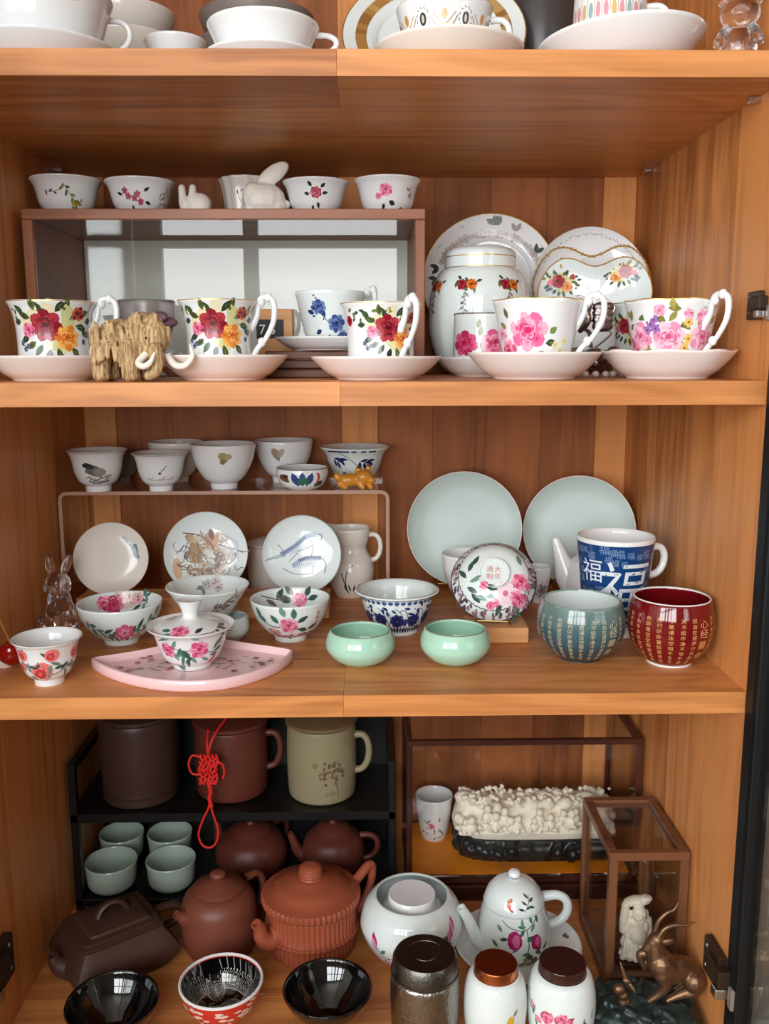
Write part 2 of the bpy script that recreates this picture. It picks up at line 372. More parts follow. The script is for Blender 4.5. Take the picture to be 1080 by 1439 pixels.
# ------------------------------------------------------------------ painted decoration
class Dec:
    def __init__(self, S, seed=1):
        self.S = S; self.V = []; self.F = []; self.C = []; self.r = random.Random(seed); self.k = 1.
    def pt(self, u, v, lay, c):
        p, n = self.S(u, v); o = .00018+.00009*lay+len(self.V)*2e-9
        self.V.append((p[0]+n[0]*o, p[1]+n[1]*o, p[2]+n[2]*o)); self.C.append((*c, 1)); return len(self.V)-1
    def poly(self, P, c, lay=1, c2=None):
        cx = sum(p[0] for p in P)/len(P); cy = sum(p[1] for p in P)/len(P)
        k = self.pt(cx, cy, lay, c2 or c); m = [self.pt((x+cx)/2, (y+cy)/2, lay, c) for x, y in P]; q = [self.pt(x, y, lay, c) for x, y in P]; n = len(P)
        for i in range(n):
            j = (i+1) % n; self.F.append((k, m[i], m[j])); self.F.append((m[i], q[i], q[j], m[j]))
    def blob(self, x, y, rx, ry=None, a=0, c=(1, 1, 1), lay=1, n=9, jit=.08, c2=None):
        ry = (ry or rx)*self.k; rx = rx*self.k; P = []
        for i in range(n):
            t = 2*PI*i/n; f = 1+self.r.uniform(-jit, jit); p, q = rx*f*math.cos(t), ry*f*math.sin(t)
            P.append((x+p*math.cos(a)-q*math.sin(a), y+p*math.sin(a)+q*math.cos(a)))
        self.poly(P, c, lay, c2)
    def leaf(self, x, y, L, W, a, c, lay=1, c2=None):
        L *= self.k; W *= self.k
        P = [(0, 0), (.25, .38), (.5, .5), (.78, .3), (1, 0), (.78, -.3), (.5, -.5), (.25, -.38)]
        self.poly([(x+p*L*math.cos(a)-q*W*math.sin(a), y+p*L*math.sin(a)+q*W*math.cos(a)) for p, q in P], c, lay, c2)
    def line(self, P, w, c, lay=0, k=4):
        Q = cr(P, k) if k > 1 else [np.array(p, float) for p in P]; a = None
        for i in range(len(Q)):
            t = Q[min(i+1, len(Q)-1)]-Q[max(i-1, 0)]; t = t/(np.linalg.norm(t)+1e-12); nx, ny = -t[1]*w/2, t[0]*w/2
            b = (self.pt(Q[i][0]+nx, Q[i][1]+ny, lay, c), self.pt(Q[i][0]-nx, Q[i][1]-ny, lay, c))
            if a: self.F.append((a[0], a[1], b[1], b[0]))
            a = b
    def rose(self, x, y, R, cs, lay=2):
        d, m, l = cs; r = self.r; a0 = r.uniform(0, 6); kk = self.k; R = R*kk; self.k = 1.
        for i in range(7):
            t = a0+2*PI*i/7; self.blob(x+.58*R*math.cos(t), y+.52*R*math.sin(t), .46*R, .40*R, t, m if i % 2 else l, lay, c2=d if i % 3 == 0 else m)
        for i in range(5):
            t = a0+1+2*PI*i/5; self.blob(x+.28*R*math.cos(t), y+.06*R+.28*R*math.sin(t), .34*R, .26*R, t+PI/2, l if i % 2 else m, lay+1, c2=d)
        self.blob(x, y+.05*R, .2*R, .17*R, 0, d, lay+2)
        for i in range(4):
            t = a0+i*1.7; P = [(x+R*q*math.cos(t+w), y+R*q*math.sin(t+w)) for q, w in ((.3, 0), (.42, .5), (.44, 1.0), (.36, 1.5))]
            self.line(P, .07*R, d if i % 2 else l, lay+3, 2)
        self.k = kk
    def blossom(self, x, y, R, c, cc, lay=2, n=5, c2=None):
        a0 = self.r.uniform(0, 6); kk = self.k; R = R*kk; self.k = 1.
        for i in range(n):
            t = a0+2*PI*i/n; self.blob(x+.55*R*math.cos(t), y+.55*R*math.sin(t), .48*R, .38*R, t, c, lay, 8, c2=c2)
        self.blob(x, y, .24*R, c=cc, lay=lay+1, n=7); self.k = kk
    def sprig(self, P, c, n=6, L=.006, W=.0026, w=.0006, cs=None, lay=1):
        self.line(P, w, c, 0); Q = cr(P, 8); r = self.r
        for i in range(n):
            q = Q[int((i+.6)/n*(len(Q)-1))]; q2 = Q[min(len(Q)-1, int((i+.6)/n*(len(Q)-1))+1)]
            a = math.atan2(q2[1]-q[1], q2[0]-q[0])+(.75 if i % 2 else -.75)+r.uniform(-.25, .25)
            self.leaf(q[0], q[1], L*r.uniform(.75, 1.2), W, a, r.choice(cs) if cs else c, lay)
    def scrib(self, x, y, w, h, n, c, wd=.0004, lay=1):
        r = self.r
        for _ in range(n):
            px, py = x+r.uniform(-w, w)/2, y+r.uniform(-h, h)/2; P = [(px, py)]; a = r.uniform(0, 6)
            for _ in range(4):
                a += r.uniform(-1.3, 1.3); px += math.cos(a)*min(w, h)*.16; py += math.sin(a)*min(w, h)*.16; P.append((px, py))
            self.line(P, wd, c, lay, 2)
    def char(self, ch, x, y, size, c, lay=2, skew=0., sx=1.):
        V, Fc = glyph(ch); k = [self.pt(x+((a-.48)*sx+skew*(b-.38))*size, y+(b-.38)*size, lay, c) for a, b in V]
        self.F += [tuple(k[i] for i in f) for f in Fc]
    def text(self, t, x, y, size, c, lay=2, adv=.62):
        for i, ch in enumerate(t): self.char(ch, x+(i-(len(t)-1)/2)*size*adv, y, size, c, lay)
    def build(self, name, parent, label=None):
        me = bpy.data.meshes.new(name); me.from_pydata([tuple(map(float, v)) for v in self.V], [], self.F)
        a = me.attributes.new('paint', 'FLOAT_COLOR', 'POINT'); a.data.foreach_set('color', np.array(self.C, dtype=np.float32).ravel())
        me.polygons.foreach_set('use_smooth', [True]*len(me.polygons)); me.materials.append(M['paint']); me.update()
        o = link(bpy.data.objects.new(name, me), parent)
        if label: o['label'] = label
        return o
def mono(O):
    zs, rs = [O[0][1]], [O[0][0]]
    for r, z in O[1:]:
        if z > zs[-1]+1e-6: zs.append(z); rs.append(r)
    return np.array(zs), np.array(rs)
def s_out(O, Rref):
    zs, rs = mono(O)
    def S(u, v):
        r = np.interp(v, zs, rs); dr = (np.interp(v+.0008, zs, rs)-np.interp(v-.0008, zs, rs))/.0016; t = -PI/2+u/Rref
        n = np.array([math.cos(t), math.sin(t), -dr]); n /= np.linalg.norm(n)
        return (r*math.cos(t), r*math.sin(t), v), n
    return S
def s_in(I, Rref):
    zs, rs = mono(sorted([(float(r), float(z)) for r, z in I], key=lambda p: p[1]))
    def S(u, v):
        r = np.interp(v, zs, rs); dr = (np.interp(v+.0008, zs, rs)-np.interp(v-.0008, zs, rs))/.0016; t = PI/2-u/Rref
        n = np.array([-math.cos(t), -math.sin(t), dr]); n /= np.linalg.norm(n)
        return (r*math.cos(t), r*math.sin(t), v), n
    return S
def s_disc(prof):       # prof (r,z) of the face, r rising
    rs = np.array([p[0] for p in prof]); zs = np.array([p[1] for p in prof])
    def S(u, v):
        r = math.hypot(u, v); h = np.interp(r, rs, zs); dz = (np.interp(r+.001, rs, zs)-np.interp(r-.001, rs, zs))/.002
        n = np.array([-dz*u/(r+1e-9), -dz*v/(r+1e-9), 1.]); n /= np.linalg.norm(n)
        return (u, v, h), n
    return S
def ring(R, z, r, n=48, m=6, mod=None):
    P = []
    for j in range(n):
        t = 2*PI*j/n; rr, zz = (R, z) if mod is None else mod(t, R, z); P.append((rr*math.cos(t), rr*math.sin(t), zz))
    return tube(P, r, m, k=1, closed=True, up=(0, 0, 1))
# ================================================================== THE ROOM
def struct(o): o['kind'] = 'structure'; return o
RX0, RX1, RY0, RY1, RZ = -2.7, 2.3, -2.6, .55, 2.7
struct(bx('floor', RX0, RX1, RY0, RY1, -.05, 0, M['floor'], b=0))
struct(bx('ceiling', RX0, RX1, RY0, RY1, RZ, RZ+.05, M['wall'], b=0))
struct(bx('wall_left', RX0-.05, RX0, RY0, RY1, 0, RZ, M['wall'], b=0))
struct(bx('wall_right', RX1, RX1+.05, RY0, RY1, 0, RZ, M['wall'], b=0))
struct(bx('wall_front', RX0, RX1, RY1, RY1+.05, 0, RZ, M['wall'], b=0))
WX0, WX1, WZ0, WZ1 = -2.6, .2, 1.15, 2.6
V, Fc = combine([box(RX0, WX0, RY0-.05, RY0, 0, RZ, 0), box(WX1, RX1, RY0-.05, RY0, 0, RZ, 0), box(WX0, WX1, RY0-.05, RY0, 0, WZ0, 0), box(WX0, WX1, RY0-.05, RY0, WZ1, RZ, 0)])
struct(mk('wall_back', V, Fc, M['wall'], smooth=False))
wf = struct(bx('window_1', WX0-.03, WX1+.03, RY0-.05, RY0+.06, WZ0-.05, WZ0, M['wall'], b=.002))
for i, (a, b) in enumerate(((WX0, WX0+.06), (-1.42, -1.28), (-.98, -.84), (-.50, -.44), (WX1-.06, WX1))):
    o = bx('window_bar', a, b, RY0+.10, RY0+.15, WZ0, WZ1, M['darkcurtain'], b=.002)
    o.location -= wf.location; o.parent = wf
for z in (WZ0+.0, WZ0+.77, WZ1-.05):
    o = bx('window_rail', WX0, WX1, RY0+.10, RY0+.15, z, z+.05, M['darkcurtain'], b=.002); o.location -= wf.location; o.parent = wf

# ================================================================== THE CABINET
cab = T('display_cabinet', 'open cherry wood display cabinet with shelves crowded with porcelain', 'cabinet', 0, 0, 0, 0)
def sub(par, name, *a, **k):
    o = bx(name, *a, **k); o.location -= par.location; o.parent = par; return o
XS = aty(478, 560, 0)[0]
CUT = (0, .115, .235, .355, DP)
for zt in (S1, S2, S3, S4, .12):
    p = bx('shelf', -HW, XS-.00005, .0, CUT[1]-.0001, zt-TH, zt, M['wx'], cab, .0003)
    sub(p, 'plank', XS+.00005, HW, 0, CUT[1]-.0001, zt-TH, zt, M['wx'], b=.0003)
    for a, b in zip(CUT[1:], CUT[2:]): sub(p, 'plank', -HW, HW, a, b-.0001, zt-TH, zt, M['wx'], b=.0002)
SD = (0.0, .11, .23, .345, DP+.012)
for sg in (-1, 1):
    x0, x1 = sorted((sg*HW, sg*(HW+.024)))
    p = None
    for i, (a, b) in enumerate(zip(SD, SD[1:])):
        if p is None: p = bx('side_panel', x0, x1, a, b-.0001, 0, 2.2, M['wz'], cab, .0003)
        else: sub(p, 'plank', x0, x1, a, b-.0001, 0, 2.2, M['wz'], b=.0003)
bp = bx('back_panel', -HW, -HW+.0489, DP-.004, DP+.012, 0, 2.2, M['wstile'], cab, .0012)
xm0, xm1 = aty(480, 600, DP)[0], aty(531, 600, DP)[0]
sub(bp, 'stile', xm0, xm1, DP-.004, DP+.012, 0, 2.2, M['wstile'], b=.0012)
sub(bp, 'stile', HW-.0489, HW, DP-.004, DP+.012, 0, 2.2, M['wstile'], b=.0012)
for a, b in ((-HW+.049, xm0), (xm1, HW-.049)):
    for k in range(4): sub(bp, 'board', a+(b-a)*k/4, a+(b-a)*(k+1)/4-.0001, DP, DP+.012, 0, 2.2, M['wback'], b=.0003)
bx('top_board', -HW-.024, HW+.024, 0, DP+.012, 2.2, 2.224, M['wx'], cab)
for sg in (-1, 1):
    for (z) in (S1-TH-.0004,):
        for yy in (.06, .42): bx('shelf_pin', sg*HW-(.012 if sg > 0 else 0), sg*HW+(.012 if sg < 0 else 0), yy, yy+.008, z-.006, z, M['steel'], cab, .001)
# doors: black aluminium frames with clear panes, swung open; their hinges
DW, DT, DS = .43, .02, .026
def door(sg, ang):
    d = mk('door', *box(0, DT, -DS, 0, .1, 2.17, .0012), M['black'], cab, smooth=False, label='black aluminium framed glass door')
    d.location = (sg*(HW-.002) - (DT if sg < 0 else 0), -.003, 0); d.rotation_euler = (0, 0, sg*math.radians(ang))
    mk('stile', *box(0, DT, -DW, -DW+DS, .1, 2.17, .0012), M['black'], d, smooth=False)
    mk('rail', *box(0, DT, -DW+DS, -DS, .1, .126, .0012), M['black'], d, smooth=False)
    mk('rail', *box(0, DT, -DW+DS, -DS, 2.144, 2.17, .0012), M['black'], d, smooth=False)
    mk('pane', *box(.008, .012, -DW+DS-.004, -DS+.004, .12, 2.15, 0), M['pane'], d, smooth=False)
    mk('groove', *box((-.0015 if sg > 0 else DT), (0 if sg > 0 else DT+.0015), -.019, -.012, .1, 2.17, 0), M['black'], d, smooth=False)
    return d
door(1, 4); door(-1, 4)
def hinge(sg, z, y=.035, f=1.):
    # plate on the side panel, arm towards the door, bright clip
    X = sg*HW
    def b(n, w, a, c, z0, z1, m, par=None):
        lo, hi = sorted((X, X-sg*w*f))
        o = bx(n, lo, hi, y+a*f, y+c*f, z+z0*f, z+z1*f, M[m], par or cab, .0015)
        if par: o.location -= par.location; o.parent = par
        return o
    h = b('hinge', .012, -.020, .034, -.022, .030, 'blackplastic')
    b('arm', .018, -.036, .010, -.004, .020, 'blackplastic', h)
    b('clip', .021, -.036, -.018, -.020, -.005, 'steel', h)
    b('screw', .014, .018, .024, .018, .024, 'steel', h); b('screw', .014, .018, .024, -.012, -.006, 'steel', h)
    b('cup', .006, -.050, -.037, -.026, .004, 'grey', h)
hinge(1, HT(1035, 1350, .03), .016, .85); hinge(-1, HT(5, 1355, .05)); hinge(1, HT(1070, 430, .0), .030, .55)
# ================================================================== VESSELS
P_BOWL = [(.40, 0), (.42, .10), (.44, .13), (.62, .24), (.82, .48), (.94, .74), (1, 1)]
P_BOWLF = [(.42, 0), (.44, .10), (.46, .13), (.66, .26), (.80, .50), (.88, .76), (.94, .92), (1, 1)]
P_TCUP = [(.42, 0), (.43, .12), (.46, .15), (.64, .26), (.78, .50), (.84, .76), (.92, .93), (1, 1)]
P_ROUND = [(.50, 0), (.52, .03), (.72, .14), (.93, .36), (1, .58), (.97, .82), (.90, 1)]
P_CEL = [(.42, 0), (.48, .03), (.74, .16), (.95, .40), (1, .60), (.96, .82), (.87, 1)]
P_SAUC = [(.59, 0), (.61, .04), (.63, .10), (.76, .32), (.90, .68), (1, 1)]
P_MONT = [(.78, 0), (.82, .04), (.82, .14), (.81, .40), (.83, .66), (.90, .88), (1, 1)]
P_TAPER = [(.50, 0), (.58, .05), (.70, .18), (.82, .45), (.91, .75), (1, 1)]
P_STRT = [(.92, 0), (.97, .03), (1, .10), (1, .5), (.985, .85), (.98, 1)]
def body(root, pts, R, H, mat, th=.0024, zf=None, n=48, mod=None, name='body', k=4, label=None):
    O = outer(pts, R, H, k); zf = H*.13 if zf is None else zf
    P, I = shell(O, th, zf); V, Fc = lathe(P, n, mod)
    mk(name, V, Fc, M[mat] if isinstance(mat, str) else mat, root, ang=60, label=label)
    return O, I
def band(root, O, z0, z1, mat, name, off=.00015, n=56, inner=False, I=None):
    pts = [(r, z) for r, z in (O if not inner else [(float(p[0]), float(p[1])) for p in reversed(I)]) if z0 <= z <= z1]
    if inner:
        P = [(0, pts[0][1]-.0004), (pts[0][0]*.55, pts[0][1]-.0004)]+[(r-off, z+off*.3) for r, z in pts]; P = list(reversed(P))
    else: P = [(r+off, z) for r, z in pts]
    return mk(name, *lathe(P, n), M[mat], root, ang=70)
def rimring(root, R, z, mat='gold', r=.0007, mod=None, name='rim'): return mk(name, *ring(R, z, r, 56, 6, mod), M[mat], root)
def pot(root, pts, R, H, mat, n=48, name='body', mod=None, k=5, ang=35):       # closed solid lathe
    O = outer(pts, R, H, k); V, Fc = lathe([(0, O[0][1])]+O+[(0, O[-1][1])], n, mod); mk(name, V, Fc, M[mat], root, ang=ang); return O
def ear(root, R, H, mat='white', s_=1., a=0., name='handle', rise=1.10, r0=.82, out=.62, r=.0035):
    # ornate loop handle leaving the wall on local +X (turned by a): rises above the lip, sweeps back to the foot
    P = [(R*(r0-.02), .62*H), (R*(r0+.16), .80*H), (R*(r0+.24), rise*.97*H), (R*(r0+.46), rise*H), (R*(r0+out), .98*H), (R*(r0+out*.97), .74*H), (R*(r0+out*.62), .50*H), (R*(r0+out*.25), .36*H), (R*(r0-.02), .18*H)]
    ca, sa = math.cos(a), math.sin(a)
    Q = [(x*ca, x*sa, z) for x, z in P]
    parts = [tube(Q, [r*1.3, r*.9, r*.8, r, r, r*.9, r*.8, r*.9, r*1.2], 10, k=5, up=(-sa, ca, 0))]
    for (x, z, l) in ((R*(r0+.27), rise*.93*H, .5), (R*(r0+.46), rise*1.0*H, .3), (R*(r0+out*.45), .45*H, .4)):
        parts.append(ellips((x*ca, x*sa, z), (r*1.3, r*1.1, r*1.5)))
    mk(name, *combine(parts), M[mat], root, ang=70)
def loop(root, x0, z0, x1, z1, out, r, mat, a=0., flat=1., name='handle', zmid=None, n=12):
    ca, sa = math.cos(a), math.sin(a); zm = (z0+z1)/2 if zmid is None else zmid
    P = []
    for q in range(9):
        f = PI*q/8; P.append((x0+(x1-x0)*q/8+out*math.sin(f)**.75, z0+(z1-z0)*(.5-.5*math.cos(f))+(z0-z1)*.10*math.sin(f*.9)*(1-q/8)*1.6))
    mk(name, *tube([(x*ca, x*sa, z) for x, z in P], [r*1.15, r, r, r, r, r, r, r, r*1.15], n, flat, 4, up=(-sa, ca, 0)), M[mat], root, ang=70)
def spout(root, P, rad, mat, a=0., n=14, name='spout'):
    ca, sa = math.cos(a), math.sin(a); Q = [(x*ca, x*sa, z) for x, z in P]
    V, Fc = tube(Q, rad, n, 1., 6, cap=False, up=(-sa, ca, 0))
    # hollow mouth: step inwards and back
    m = len(V)//n; c = sum((np.array(v) for v in V[-n:]))/n; t = np.array(Q[-1])-np.array(Q[-2]); t = t/np.linalg.norm(t)
    k = len(V); V = V+[c+(np.array(v)-c)*.62 for v in V[-n:]]+[c+(np.array(v)-c)*.5-t*.006 for v in V[-n:]]
    for j in range(n):
        j2 = (j+1) % n; Fc.append((k-n+j, k-n+j2, k+j2, k+j)); Fc.append((k+j, k+j2, k+n+j2, k+n+j))
    Fc.append(tuple(k+n+j for j in range(n)))
    mk(name, V, Fc, M[mat], root, ang=60)
G1, G2, G3, G4 = s(50, 82, 48), s(84, 112, 66), s(36, 58, 42), s(128, 138, 76)
TG = (s(66, 116, 98), s(110, 150, 134), s(56, 86, 76))
RED = (s(88, 6, 24), s(140, 20, 40), s(178, 54, 66)); YEL = (s(196, 84, 26), s(228, 132, 46), s(246, 184, 98))
PNK = (s(186, 34, 88), s(224, 92, 138), s(244, 164, 188)); PK2 = (s(206, 84, 130), s(236, 150, 184), s(250, 204, 220))
BLU = (s(24, 40, 92), s(52, 76, 140), s(110, 134, 184)); PCH = (s(206, 60, 70), s(238, 128, 126), s(250, 190, 176))
def ocr(D, x, y, k=1., mirror=1):       # red rose, yellow rose, pink rose, leaves and blue sprigs
    f = lambda a, b: (x+mirror*a*k, y+b*k)
    g = lambda an: an if mirror > 0 else PI-an
    for a, b, q in ((-.012, .009, .008), (.0, .012, .009), (.013, .008, .009), (.004, -.011, .008), (.022, .006, .006), (-.019, .003, .006)): D.blob(*f(a, b), q*k, q*.6*k, D.r.uniform(0, 3), D.r.choice((s(222, 216, 160), s(206, 206, 150), s(232, 224, 186))), 0, 10, .3)
    for a, b, l, an in ((-.004, .011, .011, 2.2), (.004, .012, .011, .9), (-.014, .008, .010, 2.8), (.014, .007, .012, .5), (.019, .003, .011, -.2), (-.006, -.010, .010, -2.2), (.005, -.012, .012, -1.3), (.016, -.012, .009, -.9), (-.016, -.004, .010, -2.7), (.021, .010, .010, .3), (-.019, .011, .009, 2.4), (.025, .0, .008, -.6), (-.010, .013, .009, 1.7), (.010, .013, .010, 1.3), (-.023, .006, .008, 3.2), (.028, .006, .008, .1), (.0, -.013, .009, -1.9), (-.011, -.008, .009, -2.6)):
        p = f(a, b); D.leaf(p[0], p[1], l*k, .0048*k, g(an), D.r.choice((G1, G3, s(70, 84, 40), s(96, 104, 52))), 1, D.r.choice((G2, G3, s(130, 130, 70))))
    D.rose(*f(-.003, .003), .0118*k, RED); D.rose(*f(.0125, -.0055), .0095*k, YEL); D.rose(*f(-.0165, .0), .0056*k, PNK); D.rose(*f(.021, .0112), .0052*k, (RED[0], RED[1], s(206, 110, 70)))
    for a, b in ((-.018, -.011), (-.024, -.009), (.027, -.008), (-.021, -.013)): D.blossom(*f(a, b), .0022*k, s(96, 110, 140), G1, 2)
    D.line([f(-.026, -.010), f(-.018, -.011), f(-.010, -.011)], .0004, G1, 0); D.leaf(*f(.030, -.006), .006*k, .004*k, g(1.2), s(96, 70, 60), 1)
def sauc(x0, x1, yt, Y, z, label, mat='pinkc', yb=None, group=None, H=None, mod=None):
    X, R = FY(x0, x1, yt, Y); X = min(X, HW-.001-R*1.02); t = T('saucer', label, 'saucer', X, Y, z, group=group)
    H = H or HT((x0+x1)/2, yt, Y-R)-z
    O, I = body(t, P_SAUC, R, H, mat, .0026, .004, 56, mod); rimring(t, R-.0008, H+.0002, 'gold', .0005, mod, 'gilt_rim')
    return t, X, R, H
def scal(R, H, k, a): return lambda t, r, z: (r*(1+a*math.cos(k*t)*min(1, (max(z, 0)/H))**2), z+(a*.5*R*math.cos(k*t)*(z/H)**4 if z > 0 else 0))
def wcup(nm, x0, x1, yt, Y, zb, label, prof, dec, ha=None, seed=3, rise=1.08, gilt='gold', mat='white', k=0, out=.62, cat='teacup', group=None):
    X, R = FY(x0, x1, yt, Y); t = T(nm, label, cat, X, Y, zb, group=group); H = HT((x0+x1)/2, yt, Y-R*.0)-zb
    mod = scal(R, H, k, .02) if k else None
    O, I = body(t, prof, R, H, mat, .0022, .006, 60, mod)
    rimring(t, R-.0008, H+.0004, gilt, .0009, mod, 'gilt_rim')
    if ha is not None: ear(t, R, H, mat, a=ha, rise=rise, r0=.82 if prof is P_MONT else .84, out=out)
    if dec: D = Dec(s_out(O, R*.9), seed); dec(D, R, H); D.build('painted_flowers', t)
    return t, X, R, H

# ================================================================== SHELF WITH THE ROSE TEACUPS (eye level)
YF = .088
SR = S2
sc = [('pale pink saucer under the rose cup beside the woolly mammoth figurine', -14, 156, 502, YF), ('pale pink saucer whose edge the mammoth tusk crosses', 224, 404, 501, YF),
      ('pale pink saucer under the rose cup whose handle points forward', 437, 620, 503, YF), ('pale pink saucer under the cup with one large pink rose', 657, 843, 497, .090), ('pale pink wavy saucer under the cup banded with mixed flowers', 851, 1032, 494, .090)]
SA = []
for i, (lb, a, b, yt, Y) in enumerate(sc):
    X, R = FY(a, b, yt, Y); SA.append(sauc(a, b, yt, Y, SR, lb, mod=(scal(R, .028, 8, .018) if i == 4 else None)))
zc = SR+.0052
def d_cup1(D, R, H): ocr(D, -.004, H*.62, 1.5); D.sprig([(-.042, H*.7), (-.048, H*.9)], G1, 4)
def d_cup2(D, R, H):
    ocr(D, -.002, H*.63, 1.4)
    for q in (-.05, -.04, .036, .046): D.leaf(q, H*.84, .009, .004, 1.2, G2); D.leaf(q+.003, H*.8, .009, .004, 2.2, s(190, 180, 110))
def d_cup3(D, R, H):
    ocr(D, .012, H*.60, 1.3); D.rose(-.042, H*.76, .006, RED)
    for i in range(9): q = -.04+i*.0075; D.leaf(q, H*.88, .007, .0035, D.r.uniform(0, 6), D.r.choice((G1, G2, G4))); D.leaf(q+.002, H*.80, .006, .003, D.r.uniform(3, 6), D.r.choice((G1, G2)))
def d_cup4(D, R, H):
    for a, b, l, g in ((.012, .30, .016, -.3), (.0, .22, .014, -1.0), (.022, .42, .013, .1), (-.026, .30, .012, -2.4), (.026, .55, .010, .7), (-.004, .18, .012, -2.6)): D.leaf(a-.012, H*b, l, .0075, g, D.r.choice((G2, s(120, 150, 80), G1)), 1, G4)
    D.rose(-.010, H*.58, .0215, (s(206, 40, 104), s(238, 110, 158), s(250, 178, 202))); D.rose(-.038, H*.32, .013, PNK); D.rose(-.046, H*.55, .008, PK2)
    for a, b in ((.022, .4), (.03, .32), (.025, .24), (.034, .45)): D.blossom(a, H*b, .0045, s(240, 226, 170), s(200, 170, 90))
    D.leaf(-.034, H*.75, .012, .006, 1.9, G2); D.leaf(-.038, H*.62, .012, .006, 2.6, G4)
def d_cup5(D, R, H):
    for i in range(46):
        D.leaf(D.r.uniform(-.060, .052), H*D.r.uniform(.16, .92), .013, .0065, D.r.uniform(0, 6), D.r.choice((s(150, 150, 70), s(176, 168, 92), G2, s(140, 130, 60))), 1)
    D.rose(-.002, H*.50, .018, PK2); D.rose(-.036, H*.52, .016, PK2); D.rose(.038, H*.50, .0165, PK2); D.rose(-.052, H*.38, .011, PNK); D.rose(.020, H*.82, .008, PK2); D.rose(-.012, H*.86, .007, PK2)
    for a, b in ((-.022, .68), (-.016, .62), (-.026, .60), (-.018, .74)): D.blossom(a, H*b, .0055, s(160, 110, 180), s(110, 60, 130))
    for a, b in ((.018, .70), (.020, .48), (.017, .36)): D.blossom(a, H*b, .0058, s(238, 196, 110), s(160, 100, 40))
    D.rose(.03, H*.8, .008, PK2)
CUPS = [('teacup', 12, 134, 426, 'teacup of large red and yellow roses, its saucer left of the mammoth', P_MONT, d_cup1, -.15), ('teacup', 250, 361, 424, 'rose teacup between the mammoth tusks and the small 75 plaque', P_MONT, d_cup2, -.1),
        ('teacup', 477, 592, 428, 'rose teacup with thick handle turned forward, in front of the blue rose cup', P_MONT, d_cup3, -.95), ('teacup', 693, 818, 423, 'teacup painted with one large pink rose in front of the ginger jar', P_TAPER, d_cup4, -.1),
        ('teacup', 880, 1008, 424, 'teacup banded with pink, yellow and purple flowers by the side panel', P_TAPER, d_cup5, -.70)]
for (nm, a, b, yt, lb, pr, dc, ha), S_ in zip(CUPS, SA): wcup(nm, a, b, yt, YF, zc, lb, pr, dc, ha, rise=1.06, k=(0 if pr is P_MONT else 6), out=.60)
# second rank
Y2 = .190
bk = T('wooden_stand', 'dark wooden block carrying the blue rose cup', 'stand', *FY(376, 500, 520, Y2)[:1], Y2, SR, 0)
Xb, Rb = FY(376, 500, 520, Y2)
for k in range(3): mk('board', *box(-Rb, Rb, -.026, .050, k*.0108, (k+1)*.0108-.0008, .0015), M['dkblock'], bk, smooth=False)
zb = SR+.0320
X, R = FY(386, 536, 482, Y2); t, _, _, Hs = sauc(386, 530, 482, Y2, zb, 'white scalloped saucer under the blue rose cup', 'white', H=.014)
def d_blue(D, R, H):
    D.rose(.008, H*.42, .011, BLU); D.rose(-.014, H*.72, .009, BLU); D.rose(.018, H*.18, .008, BLU)
    for a, b, g in ((-.012, .30, 3.6), (.0, .22, 4.2), (-.004, .12, 3.3), (-.006, .55, 2.2), (.02, .55, .4), (-.02, .6, 2.8)): D.leaf(a, H*b, .010, .0055, g, BLU[0], 1, BLU[1])
    for _ in range(12): D.blob(D.r.uniform(-.026, .0), H*D.r.uniform(.3, .98), .0012, c=BLU[D.r.randrange(2)], n=6)
    D.line([(-.014, H*.65), (-.006, H*.5), (.002, H*.4)], .0008, BLU[0])
wcup('teacup', 414, 513, 412, Y2, zb+.0046, 'white teacup with dark blue roses on the wooden block', P_TAPER, d_blue, .3, 5, mat='cool', gilt='white', out=.5)
# 75 plaque
Y = .2420; X, R = FY(360, 411, 455, Y)
pq = T('number_plaque', 'small wooden block with black 75 label behind the rose cup', 'plaque', X, Y, SR, 0)
z1 = HT(385, 434, Y)-SR
mk('block', *box(-R, R, 0, .0175, 0, z1, .001), M['block'], pq, smooth=False)
mk('label_plate', *box(-R, R*.5, -.001, .0, z1-.036, z1-.013, 0), M['labelblk'], pq, smooth=False)
D = Dec(lambda u, v: ((u, -.0012, v), np.array([0, -1., 0]))); D.text('75', -R*.22, z1-.0245, .017, s(235, 235, 230), adv=.75); D.build('numerals', pq)
# small clear holder with flower behind the mammoth
Y = .20; X, R = FY(166, 246, 440, Y)
t = T('glass_holder', 'frosted glass candle holder with a purple flower behind the mammoth', 'candle holder', X, Y, SR)
H = HT(205, 424, Y)-SR
body(t, [(.55, 0), (.6, .04), (.4, .12), (.38, .4), (.75, .5), (.95, .75), (1, 1)], R, H, 'frost', .003, H*.55)
mk('candle', *lathe([(0, H*.56), (R*.45, H*.56), (R*.45, H*.98), (R*.4, H), (0, H)], 24), M['beige'], t)
pe = []
for k in range(7):
    a = k*.9; pe.append(ellips((R*.7*math.cos(a), -R*.9+.006*math.sin(a), H*.72+.008*math.sin(a*1.3)), (.012, .006, .006), (a, 0, a)))
blob('flower', pe, M['purple'], t, .0012, 2)
